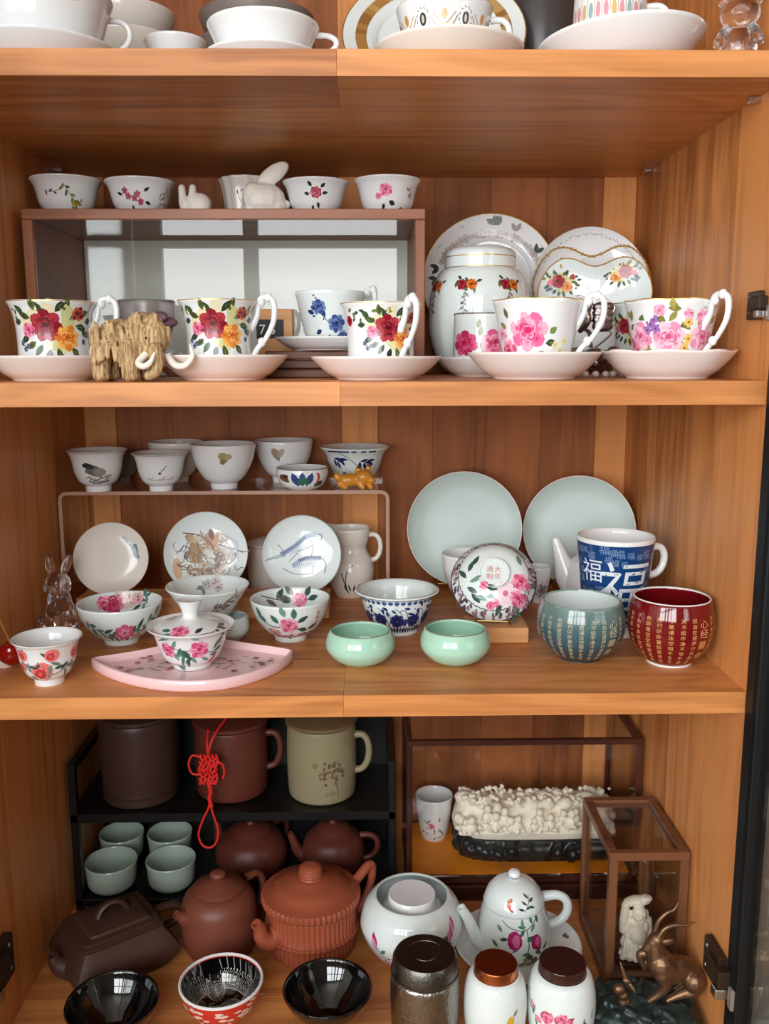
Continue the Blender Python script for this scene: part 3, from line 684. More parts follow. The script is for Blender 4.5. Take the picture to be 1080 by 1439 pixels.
# glass-fronted wooden case with bowls on top
GY0, GY1 = .262, .475
gx0, gx1 = aty(36, 400, GY0)[0], aty(597, 400, GY0)[0]; gz = HT(316, 293, GY0)-SR
gc = T('glass_case', 'long walnut-framed glass case standing behind the rose teacups', 'display case', (gx0+gx1)/2, GY0, SR, 0)
w = (gx1-gx0)/2; gd = GY1-GY0
mk('top_board', *box(-w, w, 0, gd, gz-.013, gz, .001), M['wframe'], gc, smooth=False)
mk('base_board', *box(-w, w, 0, gd, 0, .013, .001), M['wframe'], gc, smooth=False)
for sx in (-1, 1):
    x0, x1 = sorted((sx*w, sx*(w-.013)))
    mk('side_frame', *box(x0, x1, 0, gd, .0132, gz-.0132, .001), M['wframez'], gc, smooth=False)
mk('back_board', *box(-w+.0135, w-.0135, gd-.006, gd, .0132, gz-.0132, 0), M['caseback'], gc, smooth=False)  # back board of the case, coloured pale to imitate the pane's reflection
mk('front_pane', *box(-w+.0135, w-.0135, .002, .005, .0132, gz-.0132, 0), M['pane'], gc, smooth=False)
# bowls on the case
zt = SR+gz; YB = GY0+.055
def d_b1(D, R, H):
    D.sprig([(-.004, H*.8), (.004, H*.5), (.014, H*.2)], G2, 7, .008, .0035, .0007, (G2, G4, s(120, 110, 50))); D.blob(.012, H*.25, .006, .003, 0, s(190, 160, 60)); D.sprig([(.006, H*.15), (.02, H*.3)], G4, 4); D.sprig([(-.03, H*.62), (-.02, H*.55), (-.006, H*.62)], s(110, 60, 60), 4, .006)
def d_b2(D, R, H):
    for a, b in ((-.016, .45), (-.008, .40), (-.020, .62), (.0, .30), (-.004, .52)): D.blossom(a, H*b, .0045, s(180, 90, 110), s(120, 60, 60))
    for a, b, g in ((.006, .3, -.3), (-.024, .5, 2.8), (.004, .6, .6), (-.012, .22, -1.6)): D.leaf(a, H*b, .009, .004, g, G3)
    D.scrib(.034, H*.4, .012, H*.5, 14, s(90, 60, 60), .0008)
def d_b3(D, R, H):
    D.rose(0, H*.58, .0075, RED); D.rose(0, H*.58, .006, PNK)
    for a, b, g in ((.008, .55, .2), (-.008, .52, 2.9), (.006, .72, .8), (-.005, .75, 2.2), (.002, .3, -1.2), (-.004, .22, -1.9)): D.leaf(a, H*b, .008, .0045, g, G3)
def d_b4(D, R, H):
    D.rose(-.002, H*.62, .0085, PNK); D.rose(-.012, H*.45, .0045, PNK); D.leaf(.002, H*.3, .010, .006, -.4, G3); D.leaf(-.004, H*.24, .009, .005, -2.2, G3); D.scrib(.032, H*.5, .008, .014, 12, s(110, 90, 150), .0008); D.leaf(.02, H*.1, .006, .003, .3, G3)
BW = [(44, 143, 245, d_b1, 'white bowl painted with a green leafy twig on the glass case'), (148, 246, 248, d_b2, 'white bowl painted with a mauve blossom spray on the glass case'), (397, 490, 249, d_b3, 'white bowl with a single small red rose on the glass case'), (497, 591, 246, d_b4, 'white bowl with a bright pink rose on the glass case')]
for a, b, yt, dc, lb in BW:
    X, R = FY(a, b, 270, YB); t = T('bowl', lb, 'bowl', X, YB, zt); H = HT((a+b)/2, yt, YB-R)-zt
    O, I = body(t, [(.56, 0), (.58, .05), (.62, .10), (.76, .30), (.84, .62), (.90, .84), (1, 1)], R, H, 'white', .002, .005, 56)
    D = Dec(s_out(O, R*.85), 4); dc(D, R, H); D.build('painted_flowers', t)
Yr = GY0+.12; X, R = FY(309, 384, 275, Yr); t = T('teacup', 'fluted white cup with red blossom behind the large rabbit', 'teacup', X, Yr, zt); H = HT(345, 254, Yr)-zt
O, I = body(t, [(.70, 0), (.74, .04), (.82, .4), (.9, .8), (1, 1)], R, H, 'cream', .002, .005, 72, lambda th, r, z: (r*(1+.03*math.cos(12*th)), z))
D = Dec(s_out(O, R), 6); D.blossom(-.004, H*.2, .008, s(150, 50, 60), s(90, 30, 40)); D.line([(-.004, H*.25), (-.012, H*.5), (-.014, H*.7)], .0008, s(90, 60, 60)); D.leaf(-.014, H*.6, .006, .003, 2, s(110, 90, 90)); D.leaf(-.010, H*.65, .006, .003, .8, s(110, 90, 90)); D.build('painted_flowers', t)
# rabbits on the case
Yr = GY0+.045; X, R = FY(250, 296, 275, Yr); k = R/.0215
t = T('rabbit_figurine', 'small plain white rabbit figurine with upright ears on the glass case', 'figurine', X, Yr, zt, 0)
blob('body', [ellips((.007*k, .002, .013*k), (.0150*k, .013*k, .0145*k)), ellips((-.010*k, -.002, .011*k), (.010*k, .010*k, .0115*k)), cap((-.0145*k, -.003, .012*k), (-.0155*k, -.003, .0325*k), .0058*k, .0048*k), cap((-.003*k, -.004, .012*k), (-.001*k, -.004, .0325*k), .0060*k, .0048*k), ellips((.004*k, 0, .003*k), (.017*k, .012*k, .004*k))], M['matte'], t, .0012, 4)
X, R = FY(340, 404, 260, Yr); k = R/.029
t = T('rabbit_figurine', 'large white rabbit figurine with ears swept back on the glass case', 'figurine', X, Yr, zt, 0)
zz = HT(375, 226, Yr)-zt
blob('body', [ellips((-.002*k, 0, .018*k), (.028*k, .022*k, .021*k)), ellips((-.014*k, -.004*k, .025*k), (.0145*k, .014*k, .0140*k)), ellips((.012*k, .002, .010*k), (.016*k, .018*k, .012*k)),
     ellips((.011*k, -.004*k, .0475*k), (.0245*k, .0062*k, .0110*k), (0, -.60, 0)), ellips((.002*k, .007*k, .0455*k), (.0225*k, .0055*k, .0090*k), (0, -.82, 0)), ellips((-.016*k, 0, .005*k), (.012*k, .014*k, .006*k)), ellips((.026*k, .004, .012*k), (.006*k, .006*k, .006*k))], M['matte'], t, .0012, 4)
# large rose plate, ginger jar, plates at the right
def stand_plate(name, label, cat, cx, cy, rpx, Y, prof, mat, lean=12, z=None, dec=None, dn='painted_decoration', th=.003, rim=None, n=64, easel=None, group=None, rz=None):
    X, R = FY(cx-rpx, cx+rpx, cy, Y); zc_ = HT(cx, cy, Y)
    if z is not None: zc_ = z+R*math.cos(math.radians(lean))+.001
    t = T(name, label, cat, X, Y, zc_, rz, group=group); t.rotation_euler = (PI/2-math.radians(lean), 0, t.rotation_euler.z)
    front = [(p[0]*R, p[1]*R) for p in cr(prof, 4)]; back = [(r, zz-th-.001*(1-r/R)) for r, zz in front]
    P = [(0, back[0][1])]+[b for b in back[1:]]+[(R+th*.3, front[-1][1]-th*.5)]+list(reversed(front[1:]))+[(0, front[0][1])]
    mk('dish', *lathe(P, n), M[mat], t, ang=60)
    if rim: rimring(t, R, front[-1][1]-.0005, rim, .0009, None, 'rim')
    if dec: D = Dec(s_disc(front), 5); dec(D, R); D.build(dn, t)
    return t, X, zc_, R
P_PLATE = [(0, 0), (.55, 0), (.64, .03), (.70, .06), (.85, .09), (1, .12)]
P_DISH = [(0, 0), (.5, .0), (.75, .05), (.92, .13), (1, .20)]
def d_bigplate(D, R):
    gr = s(150, 140, 134)
    for i in range(30):
        a = .35+i*.082*1.0; q = .80*R
        if a > 2.8: break
        D.blossom(q*math.cos(a)*.98, q*math.sin(a)*.9, .0065*D.r.uniform(.6, 1.1), D.r.choice((s(196, 186, 182), s(178, 160, 158), s(206, 192, 186))), gr, 1)
    for a, c in ((1.40, s(70, 84, 70)), (1.5, s(80, 94, 78)), (1.45, G3), (1.05, s(140, 130, 128)), (.5, G3), (.15, G3), (2.9, G3), (3.1, s(70, 84, 70))):
        for g in (0, 1.0): D.leaf(.78*R*math.cos(a), .84*R*math.sin(a), .014, .007, a+g, c, 2)
    for i in range(5): a = .5+i*.5; D.line([(.9*R*math.cos(a), .9*R*math.sin(a)), (.92*R*math.cos(a+.1), .92*R*math.sin(a+.1))], .0008, gr)
def wire_easel(label, X, Y, z, w, h, lift, d=.06, mat='brass', rz=0., r=.0013):
    t = T('plate_stand', label, 'plate stand', X, Y, z, rz)
    for sx in (-1, 1):
        mk('leg', *tube([(sx*w, -d*.55, lift+.014), (sx*w, -d*.52, lift+.004), (sx*w, -d*.44, lift), (sx*w, -d*.2, lift*.98), (sx*w*.98, -d*.3, r), (sx*w*.95, -d*.22, r), (sx*w*.9, d*.1, lift*.6+.01), (sx*w*.8, d*.25, h)], r, 8), M[mat], t)
        mk('strut', *tube([(sx*w*.8, d*.25, h), (sx*w*.85, d*.6, h*.5), (sx*w*.9, d*.8, r)], r, 8), M[mat], t)
    mk('bar', *tube([(-w, -d*.2, lift*.98), (0, -d*.2, lift*.98), (w, -d*.2, lift*.98)], r, 8, k=1), M[mat], t)
    mk('bar', *tube([(-w*.8, d*.25, h), (0, d*.25, h+.004), (w*.8, d*.25, h)], r, 8), M[mat], t)
    return t
YP = .448
t, X, zc_, R = stand_plate('rose_plate', 'large white plate with faded grey rose wreath behind the ginger jar', 'plate', 687, 396, 93, YP, P_PLATE, 'white', 12, None, d_bigplate, rim='gold')
wire_easel('brass wire stand holding up the large rose plate', X, YP, SR, .035, .10, zc_-R*.985-SR-.003, .055)
def d_smallplate(D, R):
    gr = s(120, 112, 112)
    for i in range(46): a = .45+i*.05; D.scrib(.90*R*math.cos(a), .90*R*math.sin(a), .003, .003, 2, gr, .0006)
    for a in (.2, .08, -.1): D.blob(.86*R*math.cos(a), .86*R*math.sin(a), .0028, .004, a, s(100, 96, 100)); 
    D.scrib(-.01, .45*R, .006, .006, 6, s(120, 110, 100), .0007)
t, X, zc_, R = stand_plate('white_plate', 'white plate with fine grey lettered rim behind the heart dish', 'plate', 827, 404, 80, .405, P_DISH, 'white', 10, None, d_smallplate, rz=0)
wire_easel('brass wire stand behind the heart dish holding the lettered plate', X, .405, SR, .03, .10, zc_-R*.985-SR-.003, .075)
# heart dish with its gold rope stand
Yh = .34; X, R = FY(757, 911, 430, Yh); zc_ = HT(834, 432, Yh)
def heart(k, n=60):
    h = [(0, .70), (.16, .74), (.38, .84), (.62, .84), (.86, .64), (1, .28), (.93, -.14), (.72, -.52), (.40, -.82), (.12, -.97)]
    q = cr(h+[(0, -1.0)]+[(-x, y) for x, y in reversed(h[1:])], 8, True); L = len(q)
    return [(q[int(i*L/n)][0]*k, q[int(i*L/n)][1]*k) for i in range(n)]
t = T('heart_dish', 'white heart-shaped dish with red and yellow roses in gold rope stand', 'dish', X, Yh, zc_); rz = t.rotation_euler.z
t.rotation_euler = (PI/2-.2, 0, rz)
V = []; Fc = []; rows = []
for f, z in ((.001, 0), (.7, 0), (.86, .005), (1, .012), (1.01, .009), (.86, .001), (.7, -.003), (.001, -.003)):
    rows.append(len(V)); V += [(x*f, y*f, z) for x, y in heart(R)]
for a, b in zip(rows, rows[1:]):
    for i in range(60): j = (i+1) % 60; Fc.append((a+i, b+i, b+j, a+j))
mk('dish', V, Fc, M['cool'], t, ang=60)
mk('gilt_rim', *tube([(x, y, .0125) for x, y in heart(R*1.003)], .0008, 6, k=1, closed=True, up=(0, 0, 1)), M['gold'], t)
hs_ = s_disc([(0, 0), (R*.7, .002), (R*.86, .006), (R*1.1, .013)])
D = Dec(hs_, 9); ocr(D, -R*.62, R*.44, .8); D.build('painted_roses', t); D = Dec(hs_, 9); ocr(D, R*.50, R*.60, .8, -1); D.build('painted_roses', t)
h2 = T('heart_stand', 'gold rope-edged heart-shaped wire stand behind the heart dish', 'plate stand', X, Yh+.02, SR)
zo = zc_-SR
rope = []
HP = [(x*1.06, .004, zo+y*1.10+.012) for x, y in heart(R, 90)]
rope.append(tube(HP, .0011, 6, k=1, closed=True, up=(0, 1, 0)))
for i, p in enumerate(HP): rope.append(ellips(p, (.0024, .0018, .0014), (0, i*.9, 0), 6, 4))
mk('rope_edge', *combine(rope), M['gold'], h2)
for sx in (-1, 1):
    mk('clip', *tube([(sx*R*.55, .004, zo+R*.86), (sx*R*.55, -.006, zo+R*.9), (sx*R*.55, -.02, zo+R*.72)], .001, 6), M['gold'], h2)
    mk('leg', *tube([(sx*R*.5, .004, zo-R*.3), (sx*R*.55, .0, zo*.4), (sx*R*.6, -.02, .001)], .0014, 6), M['gold'], h2)
mk('rear_leg', *tube([(0, .004, zo+R*.1), (0, .010, zo*.5), (0, .018, .001)], .0014, 6), M['gold'], h2)
# ginger jar
Yj = .338; X, R = FY(602, 745, 430, Yj); t = T('ginger_jar', 'big round white lidded ginger jar with rose sprays and gold bands', 'jar', X, Yj, SR)
H = HT(675, 348, Yj)-SR
O = pot(t, [(.50, 0), (.56, .01), (.80, .10), (.97, .30), (1, .46), (.95, .66), (.80, .80), (.66, .84)], R, H, 'cool', 64)
L = outer([(.67, .835), (.69, .845), (.69, .92), (.66, .965), (.5, .995), (.0001, 1.0)], R, H, 5)
lid = mk('lid', *lathe([(0, L[0][1])]+L[:-1]+[(0, L[-1][1])], 56), M['cool'], t, ang=50)
mk('gilt_band', *ring(R*.675, H*.836, .0012), M['gold'], t); mk('gilt_band', *ring(R*.694, H*.92, .0006), M['gold'], lid)
for u in (-.018, .044, -.075):
    D = Dec(s_out(O, R), 3)
    for q in range(2): D.rose(u+(q-.5)*.014, H*.69, .0075, (RED, (RED[0], YEL[0], YEL[1]))[q])
    for q in range(10): D.leaf(u+D.r.uniform(-.018, .018), H*D.r.uniform(.64, .73), .009, .004, D.r.uniform(0, 6), D.r.choice((G1, G3, G2)), 1)
    D.sprig([(u, H*.64), (u-.003, H*.56), (u-.002, H*.48)], s(110, 120, 110), 9, .007, .0035, .0007, (G1, s(140, 140, 130)))
    D.build('painted_roses', t)
# small pink cup and its saucer, cup behind the chintz one
Yc = .214; sauc(616, 744, 503, Yc, SR, 'white saucer half hidden behind the large pink rose cup', 'white', H=.022)
def d_pink(D, R, H):
    D.rose(.014, H*.52, .017, PNK); D.rose(-.022, H*.50, .016, (s(190, 24, 70), PNK[0], PNK[1]))
    for a, b in ((-.004, .62), (-.002, .4), (.0, .3), (-.006, .75)): D.leaf(a, H*b, .012, .006, 1.4, s(150, 160, 120))
wcup('teacup', 637, 722, 442, Yc, SR+.0046, 'small straight cup with bright pink roses by the ginger jar', P_STRT, d_pink, None, 5, mat='cool', gilt='grey')
def d_oc2(D, R, H): ocr(D, -.024, H*.66, .9)
wcup('teacup', 856, 956, 428, .232, SR, 'rose teacup standing behind the flower-banded cup', P_MONT, d_oc2, None, 8, gilt='grey', mat='cool')
# silver filigree ornament
Yo = .20; X, R = FY(792, 872, 480, Yo); t = T('silver_ornament', 'dark silver filigree flower ornament behind the pink rose saucers', 'ornament', X, Yo, SR, 0); t.scale = (1.3, 1.2, 1.15)
pt = []
for k in range(16):
    a = k*2.4; rr = .006+.0011*k; pt.append(ellips((rr*math.cos(a), rr*.7*math.sin(a), .012+.0008*k), (.008, .006, .010), (a*.4, a*.7, a), 8, 6))
blob('silver_rose', pt, M['silver'], t, .0012, 1)
pt = []
for k in range(10):
    a = k*2.1; pt.append(ellips((-.004+.012*math.cos(a), -.004+.008*math.sin(a), .052+.0022*k), (.011, .004, .006), (0, a, a*.5), 8, 6))
blob('leaf_cluster', pt, M['silver'], t, .0012, 1)
H = (HT(820, 410, Yo)-SR)/1.15
for dx, ph in ((-.012, 0), (.012, 1), (.0, 2)):
    P = [(dx*.2, 0, .03)]+[(dx+.010*math.cos(q*1.1+ph)*(1-q*.06), .003*math.sin(q), .045+(H-.05)*min(1, q/7)) for q in range(9)]
    mk('curl', *tube(P, .0011, 6), M['silver'], t)
pl = []
for k in range(9): pl.append(ellips((-.035+k*.0085, -.022+.004*math.cos(k*2), .0032), (.0034, .0034, .0032), n=8, m=6))
mk('pearls', *combine(pl), M['pinkc'], t)
# woolly mammoth
Ym = .041; X, R = FY(128, 248, 500, Ym); t = T('mammoth_figurine', 'straw-coloured woolly mammoth figurine between two rose cups', 'figurine', X, Ym, SR, 0); k = R/.047
H = HT(185, 447, Ym)-SR
def sc3(*a): return tuple(q*k for q in a)
ps = [ellips(sc3(-.016, .004, .047), sc3(.026, .021, .022)), ellips(sc3(.010, .002, .055), sc3(.020, .020, .021)), ellips(sc3(.026, -.010, .048), sc3(.0165, .016, .020)), ellips(sc3(.024, -.006, .064), sc3(.011, .010, .009)), ellips(sc3(.028, -.022, .030), sc3(.009, .008, .014)),
      limb([sc3(.030, -.026, .034), sc3(.033, -.031, .020), sc3(.030, -.034, .010), sc3(.024, -.036, .007)], [.0085*k, .0066*k, .0058*k, .0052*k])]
for x, y in ((-.034, -.006), (-.030, .014), (.000, -.014), (.012, .012)): ps.append(cap(sc3(x, y, .036), sc3(x-.001, y, .0085), .0125*k, .0098*k)); ps.append(ellips(sc3(x, y-.001, .006), sc3(.0105, .0105, .006)))
fur = random.Random(3)
for i in range(150):      # shaggy locks
    a = fur.uniform(-PI, PI); b = fur.uniform(0, 1); x = fur.uniform(-.042, .034); yy = (-.021+.006*b) if i % 5 else .018
    zt_ = .030+.036*b+(.008 if x > 0 else 0); ps.append(cap(sc3(x, yy, zt_), sc3(x+fur.uniform(-.002, .002), yy-.0012, zt_-.014), .0020*k, .0009*k, 6))
blob('shaggy_body', ps, M['mammoth'], t, .0010, 1)
mk('tusk', *combine([tube([sc3(.020, -.028, .030), sc3(.014, -.036, .021), sc3(.020, -.042, .017), sc3(.028, -.044, .021), sc3(.033, -.042, .032)], [.0042*k, .004*k, .0036*k, .003*k, .0008*k], 10, k=6)]), M['tusk'], t)
mk('tusk', *combine([tube([sc3(.040, -.014, .028), sc3(.050, -.022, .018), sc3(.062, -.028, .018), sc3(.070, -.028, .028), sc3(.067, -.026, .040)], [.0042*k, .004*k, .0036*k, .003*k, .0008*k], 10, k=6)]), M['tusk'], t)
for sx, yy in ((.012, -.022), (.040, -.016)): mk('ear', *ellips(sc3(sx, yy+.004, .050), sc3(.005, .003, .010), (0, .2, 0)), M['mammoth'], t)
mk('eye', *ellips(sc3(.020, -.0245, .047), sc3(.0014, .0012, .0014), n=8, m=6), M['labelblk'], t)
# ================================================================== TOP SHELF (seen from below)
def topcup(x0, x1, yt, Y, zb, H, label, mat='white', hx=True, hz=.3, prof=P_TAPER, hr=.0030, ho=.026):
    X, R = FY(x0, x1, yt, Y); t = T('wide_cup', label, 'cup', X, Y, zb)
    O, I = body(t, prof, R, H, mat, .0024, .006, 60)
    if hx: r1 = R*.90; loop(t, r1, H*(hz+.42), r1*.90, H*(hz-.02), ho, hr, mat)
    return t, O, R, H
Yt = .098
X, R = FY(-45, 160, 50, Yt); z = S1; hh = HT(60, 37, Yt-R)-z
sauc(-48, 162, 37, Yt, S1, 'white saucer under the widest cup on the top shelf', 'white', H=hh)
topcup(-42, 156, 5, Yt, S1+.0046, .072, 'very wide white cup with low ring handle on the top shelf', hz=.40)
sauc(286, 452, 52, .088, S1, 'thin white saucer under the plain scalloped cup', 'white', H=HT(370, 52, .02)-S1)
X, R = FY(290, 448, 10, .088); topcup(290, 448, 10, .088, S1+.0046, HT(370, 10, .088-R)-S1-.0046, 'plain white shallow cup with small ring handle', hz=.46)
X, R = FY(200, 292, 52, .20); t = T('small_dish', 'low white dish between the two plain cups on the top shelf', 'dish', X, .20, S1)
for k in range(3): body(t, P_SAUC, R*(1-.02*k), .026, 'white', .0026, .004, 40, name='dish'); t.children[-1].location = (0, 0, k*.021)
for (a, b, Y, lb, n, m) in ((100, 246, .33, 'stack of cream stoneware bowls on the top shelf behind the wide cup', 4, 'cream'), (280, 442, .34, 'stack of grey stoneware bowls on the top shelf behind the plain cup', 4, 'grey')):
    X, R = FY(a, b, 20, Y)
    for k in range(n):
        o = T('stoneware_bowl', lb.replace('stack of', '%s of the stacked' % ('lowest', 'second lowest', 'second highest', 'topmost')[k]).replace(' on the top shelf', ''), 'bowl', X, Y, S1+k*.031, group='stacked stoneware bowls on the top shelf')
        body(o, P_BOWL, R, .048, m, .003, .006, 44)
# ornate gilt cup, saucer, plate
def d_giltplate(D, R):
    for i in range(60):
        a = 2*PI*i/60; D.poly([(.74*R*math.cos(a), .74*R*math.sin(a)), (.86*R*math.cos(a), .86*R*math.sin(a)), (.86*R*math.cos(a+.106), .86*R*math.sin(a+.106)), (.74*R*math.cos(a+.106), .74*R*math.sin(a+.106))], D.r.choice((s(170, 128, 70), s(146, 106, 58), s(186, 148, 90))), 1)
X, R = FY(482, 738, 60, .225)
stand_plate('gilt_plate', 'white plate with broad gold band leaning behind the gilt cup', 'plate', 609, 60, 127, .250, P_PLATE, 'cool', 36, S1, d_giltplate, 'gilt_band', rim='gold')
X, R = FY(524, 736, 36, .098); sauc(524, 736, 36, .098, S1, 'white gilt-edged saucer under the cup with black oval medallions', 'cream', H=HT(630, 36, .098-R)-S1)
X, R = FY(556, 692, 20, .098); t = T('gilt_teacup', 'white teacup with gilt scrolls and black oval medallions', 'teacup', X, .098, S1+.0046)
O, I = body(t, P_TAPER, R, .062, 'white', .0022, .006, 60); rimring(t, R-.001, .0624, 'gold', .0008, None, 'gilt_rim')
loop(t, R*.94, .052, R*.78, .016, .024, .0032, 'white')
D = Dec(s_out(O, R*.85), 2)
for i in range(6):
    u = -.105+i*.042
    D.blob(u, .042, .0035, .006, 0, s(40, 36, 34), 2, 12, 0); D.blob(u, .042, .0015, .0038, 0, s(200, 190, 170), 3, 10, 0)
    for q in range(12): a = 2*PI*q/12; D.line([(u+.006*math.cos(a), .042+.009*math.sin(a)), (u+.0075*math.cos(a+.3), .042+.011*math.sin(a+.3))], .0008, s(150, 130, 90), 1, 1)
    D.line([(u+.008, .044), (u+.014, .034), (u+.021, .031), (u+.028, .034), (u+.034, .044)], .0012, s(170, 150, 110)); D.line([(u+.010, .047), (u+.021, .036), (u+.032, .047)], .0009, s(190, 150, 80))
    D.blob(u+.021, .045, .003, .005, 0, s(206, 150, 70), 2)
D.build('gilt_medallions', t)
# tilted saucer + pink cup, dark vase, crystal bear
X, R = FY(760, 990, 40, .105); t = T('tilted_saucer', 'large plain white saucer tilted under the pink patterned cup', 'saucer', X, .105, S1+.005); t.rotation_euler = (math.radians(0), math.radians(-3.5), t.rotation_euler.z)
Hs = .034; body(t, P_SAUC, R, Hs, 'white', .0028, .004, 60); X0 = X
X, R = FY(806, 908, 8, .105); t = T('teacup', 'straight cup with pink and gold panels on the tilted saucer', 'teacup', X, .105, S1+.0108); O, I = body(t, P_STRT, R, .072, 'white', .0022, .006, 48)
loop(t, R*.98, .06, R*.98, .022, .022, .0032, 'white')
D = Dec(s_out(O, R), 3)
for i in range(13):
    u = -.048+i*.008; D.line([(u, .036), (u, .07)], .0007, s(200, 170, 120), 0, 1); D.blob(u+.004, .05, .0025, .008, 0, D.r.choice((s(226, 150, 160), s(150, 180, 180), s(214, 180, 120))), 1)
D.build('painted_panels', t)
X, R = FY(708, 812, 30, .30); t = T('dark_vase', 'dark grey glazed vase at the back of the top shelf', 'vase', X, .30, S1)
body(t, [(.6, 0), (.7, .03), (.95, .3), (1, .5), (.85, .75), (.5, .9), (.6, 1)], R, .24, 'greydk', .003, .01)
X, R = FY(1006, 1072, 30, .06); t = T('crystal_bear', 'clear crystal bear figurine at the end of the top shelf', 'figurine', X, .06, S1); k = R/.024
blob('body', [ellips((0, 0, .022*k), (.019*k, .016*k, .022*k)), ellips((0, -.003*k, .052*k), (.020*k, .016*k, .017*k)), ellips((-.015*k, 0, .066*k), (.007*k, .005*k, .007*k)), ellips((.015*k, 0, .066*k), (.007*k, .005*k, .007*k)), ellips((0, -.017*k, .048*k), (.009*k, .007*k, .007*k)),
     cap((-.014*k, -.008*k, .034*k), (-.020*k, -.016*k, .022*k), .006*k, .005*k), cap((.014*k, -.008*k, .034*k), (.020*k, -.016*k, .022*k), .006*k, .005*k), cap((-.010*k, -.008*k, .006*k), (-.014*k, -.022*k, .006*k), .007*k, .006*k), cap((.010*k, -.008*k, .006*k), (.014*k, -.022*k, .006*k), .007*k, .006*k)], M['glassf'], t, .0014, 3)

# ================================================================== SHELF WITH THE CHINESE PORCELAIN
# clear acrylic riser
RY = .345; rx0, rx1 = max(-HW+.003, aty(65, 760, RY)[0]), aty(547, 760, RY)[0]; rzt = HT(306, 690, RY)-S3; rd = .135
rs_ = T('acrylic_riser', 'clear acrylic riser carrying the small painted cups', 'riser', (rx0+rx1)/2, RY, S3, 0); w = (rx1-rx0)/2
mk('top_sheet', *box(-w+.008, w-.008, .0012, rd, rzt-.005, rzt, 0), M['acryl'], rs_, smooth=False)
for sx in (-1, 1): mk('side_sheet', *box(*sorted((sx*w, sx*(w-.005))), .0012, rd, 0, rzt-.008, 0), M['acryl'], rs_, smooth=False)
P = [(-w+.0025, 0, 0), (-w+.0025, 0, rzt*.5), (-w+.0025, 0, rzt-.012)]+[(-w+.0025+.0095*(1-math.cos(a)), 0, rzt-.012+.0095*math.sin(a)) for a in (.5, 1., PI/2)]
P = P+[(0, 0, rzt-.0025)]+[(-x, y, z) for x, y, z in reversed(P)]
V = []; Fc = []
for (x, y, z), i in zip(P, range(len(P))):
    t_ = np.array(P[min(i+1, len(P)-1)])-np.array(P[max(i-1, 0)]); t_ = t_/np.linalg.norm(t_); nn = np.array([-t_[2], 0, t_[0]])*.0025
    for yy in (-.0006, .0012):
        for sg in (1, -1): V.append((x+nn[0]*sg, yy, z+nn[2]*sg))
for i in range(len(P)-1):
    a = i*4; b = a+4
    Fc += [(a, b, b+1, a+1), (a+2, a+3, b+3, b+2), (a, a+2, b+2, b), (a+1, b+1, b+3, a+3)]
mk('polished_edge', V, Fc, M['acryledge'], rs_, smooth=False)
zr = S3+rzt
def rb(x0, x1, yt, yb, prof, mat, label, dec=None, th=.0018, rim=None, cat='teacup', nm='small_cup', Y=None, group=None, seed=3, n=48):
    X, Yy, R = FB(x0, x1, yb, zr, prof[0][0])
    if Y is not None: Yy = Y; X, R = FY(x0, x1, yb, Y)
    Yy = min(Yy, DP-R-.004); X, R = FY(x0, x1, yb, Yy)
    t = T(nm, label, cat, X, Yy, zr, group=group); H = HT((x0+x1)/2, yt, Yy+R*.2)-zr
    O, I = body(t, prof, R, H, mat, th, None, n)
    if rim: rimring(t, R-.0006, H+.0002, rim, .0007)
    if dec: D = Dec(s_out(O, R*.85*.72), seed); D.S = (lambda S0: (lambda u, v: S0(u, v)))(s_out(O, R*.62)); D.k = 1.35; dec(D, R, H); D.build('painted_picture', t)
    return t
INK, INK2, INK3 = s(56, 60, 58), s(110, 112, 106), s(150, 148, 140)
def d_frog(D, R, H):
    D.blob(-.004, H*.55, .0085, .0055, -.5, INK2, 1, 11, .2); D.blob(-.010, H*.68, .005, .0028, -.4, INK, 2, 9, .2); D.blob(.002, H*.52, .005, .0045, .2, INK3, 2); D.line([(-.012, H*.42), (-.004, H*.32), (.006, H*.38), (.016, H*.42)], .0018, INK2); D.line([(-.012, H*.3), (0, H*.24), (.014, H*.30)], .0022, INK2)
    D.line([(-.010, H*.36), (.002, H*.28), (.012, H*.36)], .001, INK); D.scrib(.002, H*.34, .026, H*.2, 12, INK3, .0008)
def d_dfly(D, R, H): D.line([(0, H*.55), (.006, H*.72)], .0008, INK); D.blob(-.001, H*.52, .0012, c=INK); D.line([(-.016, H*.38), (-.004, H*.33), (.016, H*.36)], .0009, INK3); D.scrib(0, H*.36, .03, .006, 8, s(180, 150, 130), .0007); D.line([(.001, H*.6), (.005, H*.62)], .0005, INK2)
def d_cic(D, R, H): D.blob(.000, H*.76, .0035, .0055, .2, s(168, 150, 110), 1, 9, .15); D.blob(.004, H*.78, .0026, .003, .6, s(180, 164, 120)); D.blob(-.001, H*.66, .0018, .003, 0, s(130, 116, 84), 2)
def d_moth(D, R, H): D.blob(-.008, H*.72, .003, .0075, .2, s(160, 144, 124), 1, 9, .2); D.blob(-.003, H*.76, .0022, .005, -.3, s(188, 170, 150))
def d_chick(D, R, H):
    D.blob(-.018, H*.6, .004, .005, .6, s(120, 76, 56), 1, 9, .25); D.blob(-.016, H*.7, .0025, .002, 0, s(70, 50, 40), 2)
    for dx in (-.004, .0, .004): D.leaf(dx, H*.25, .015, .0055, PI/2+(dx*-60), BLU[1], 1, s(40, 80, 110)); D.leaf(dx+.001, H*.3, .009, .004, PI/2+dx*60, s(60, 110, 90), 2)
    D.line([(.014, H*.3), (.0155, H*.6), (.014, H*.85)], .0026, s(196, 70, 70), 1); D.blob(.018, H*.35, .003, .003, 0, s(70, 70, 70)); D.blob(.0145, H*.3, .002, .002, 0, s(60, 100, 60), 2)
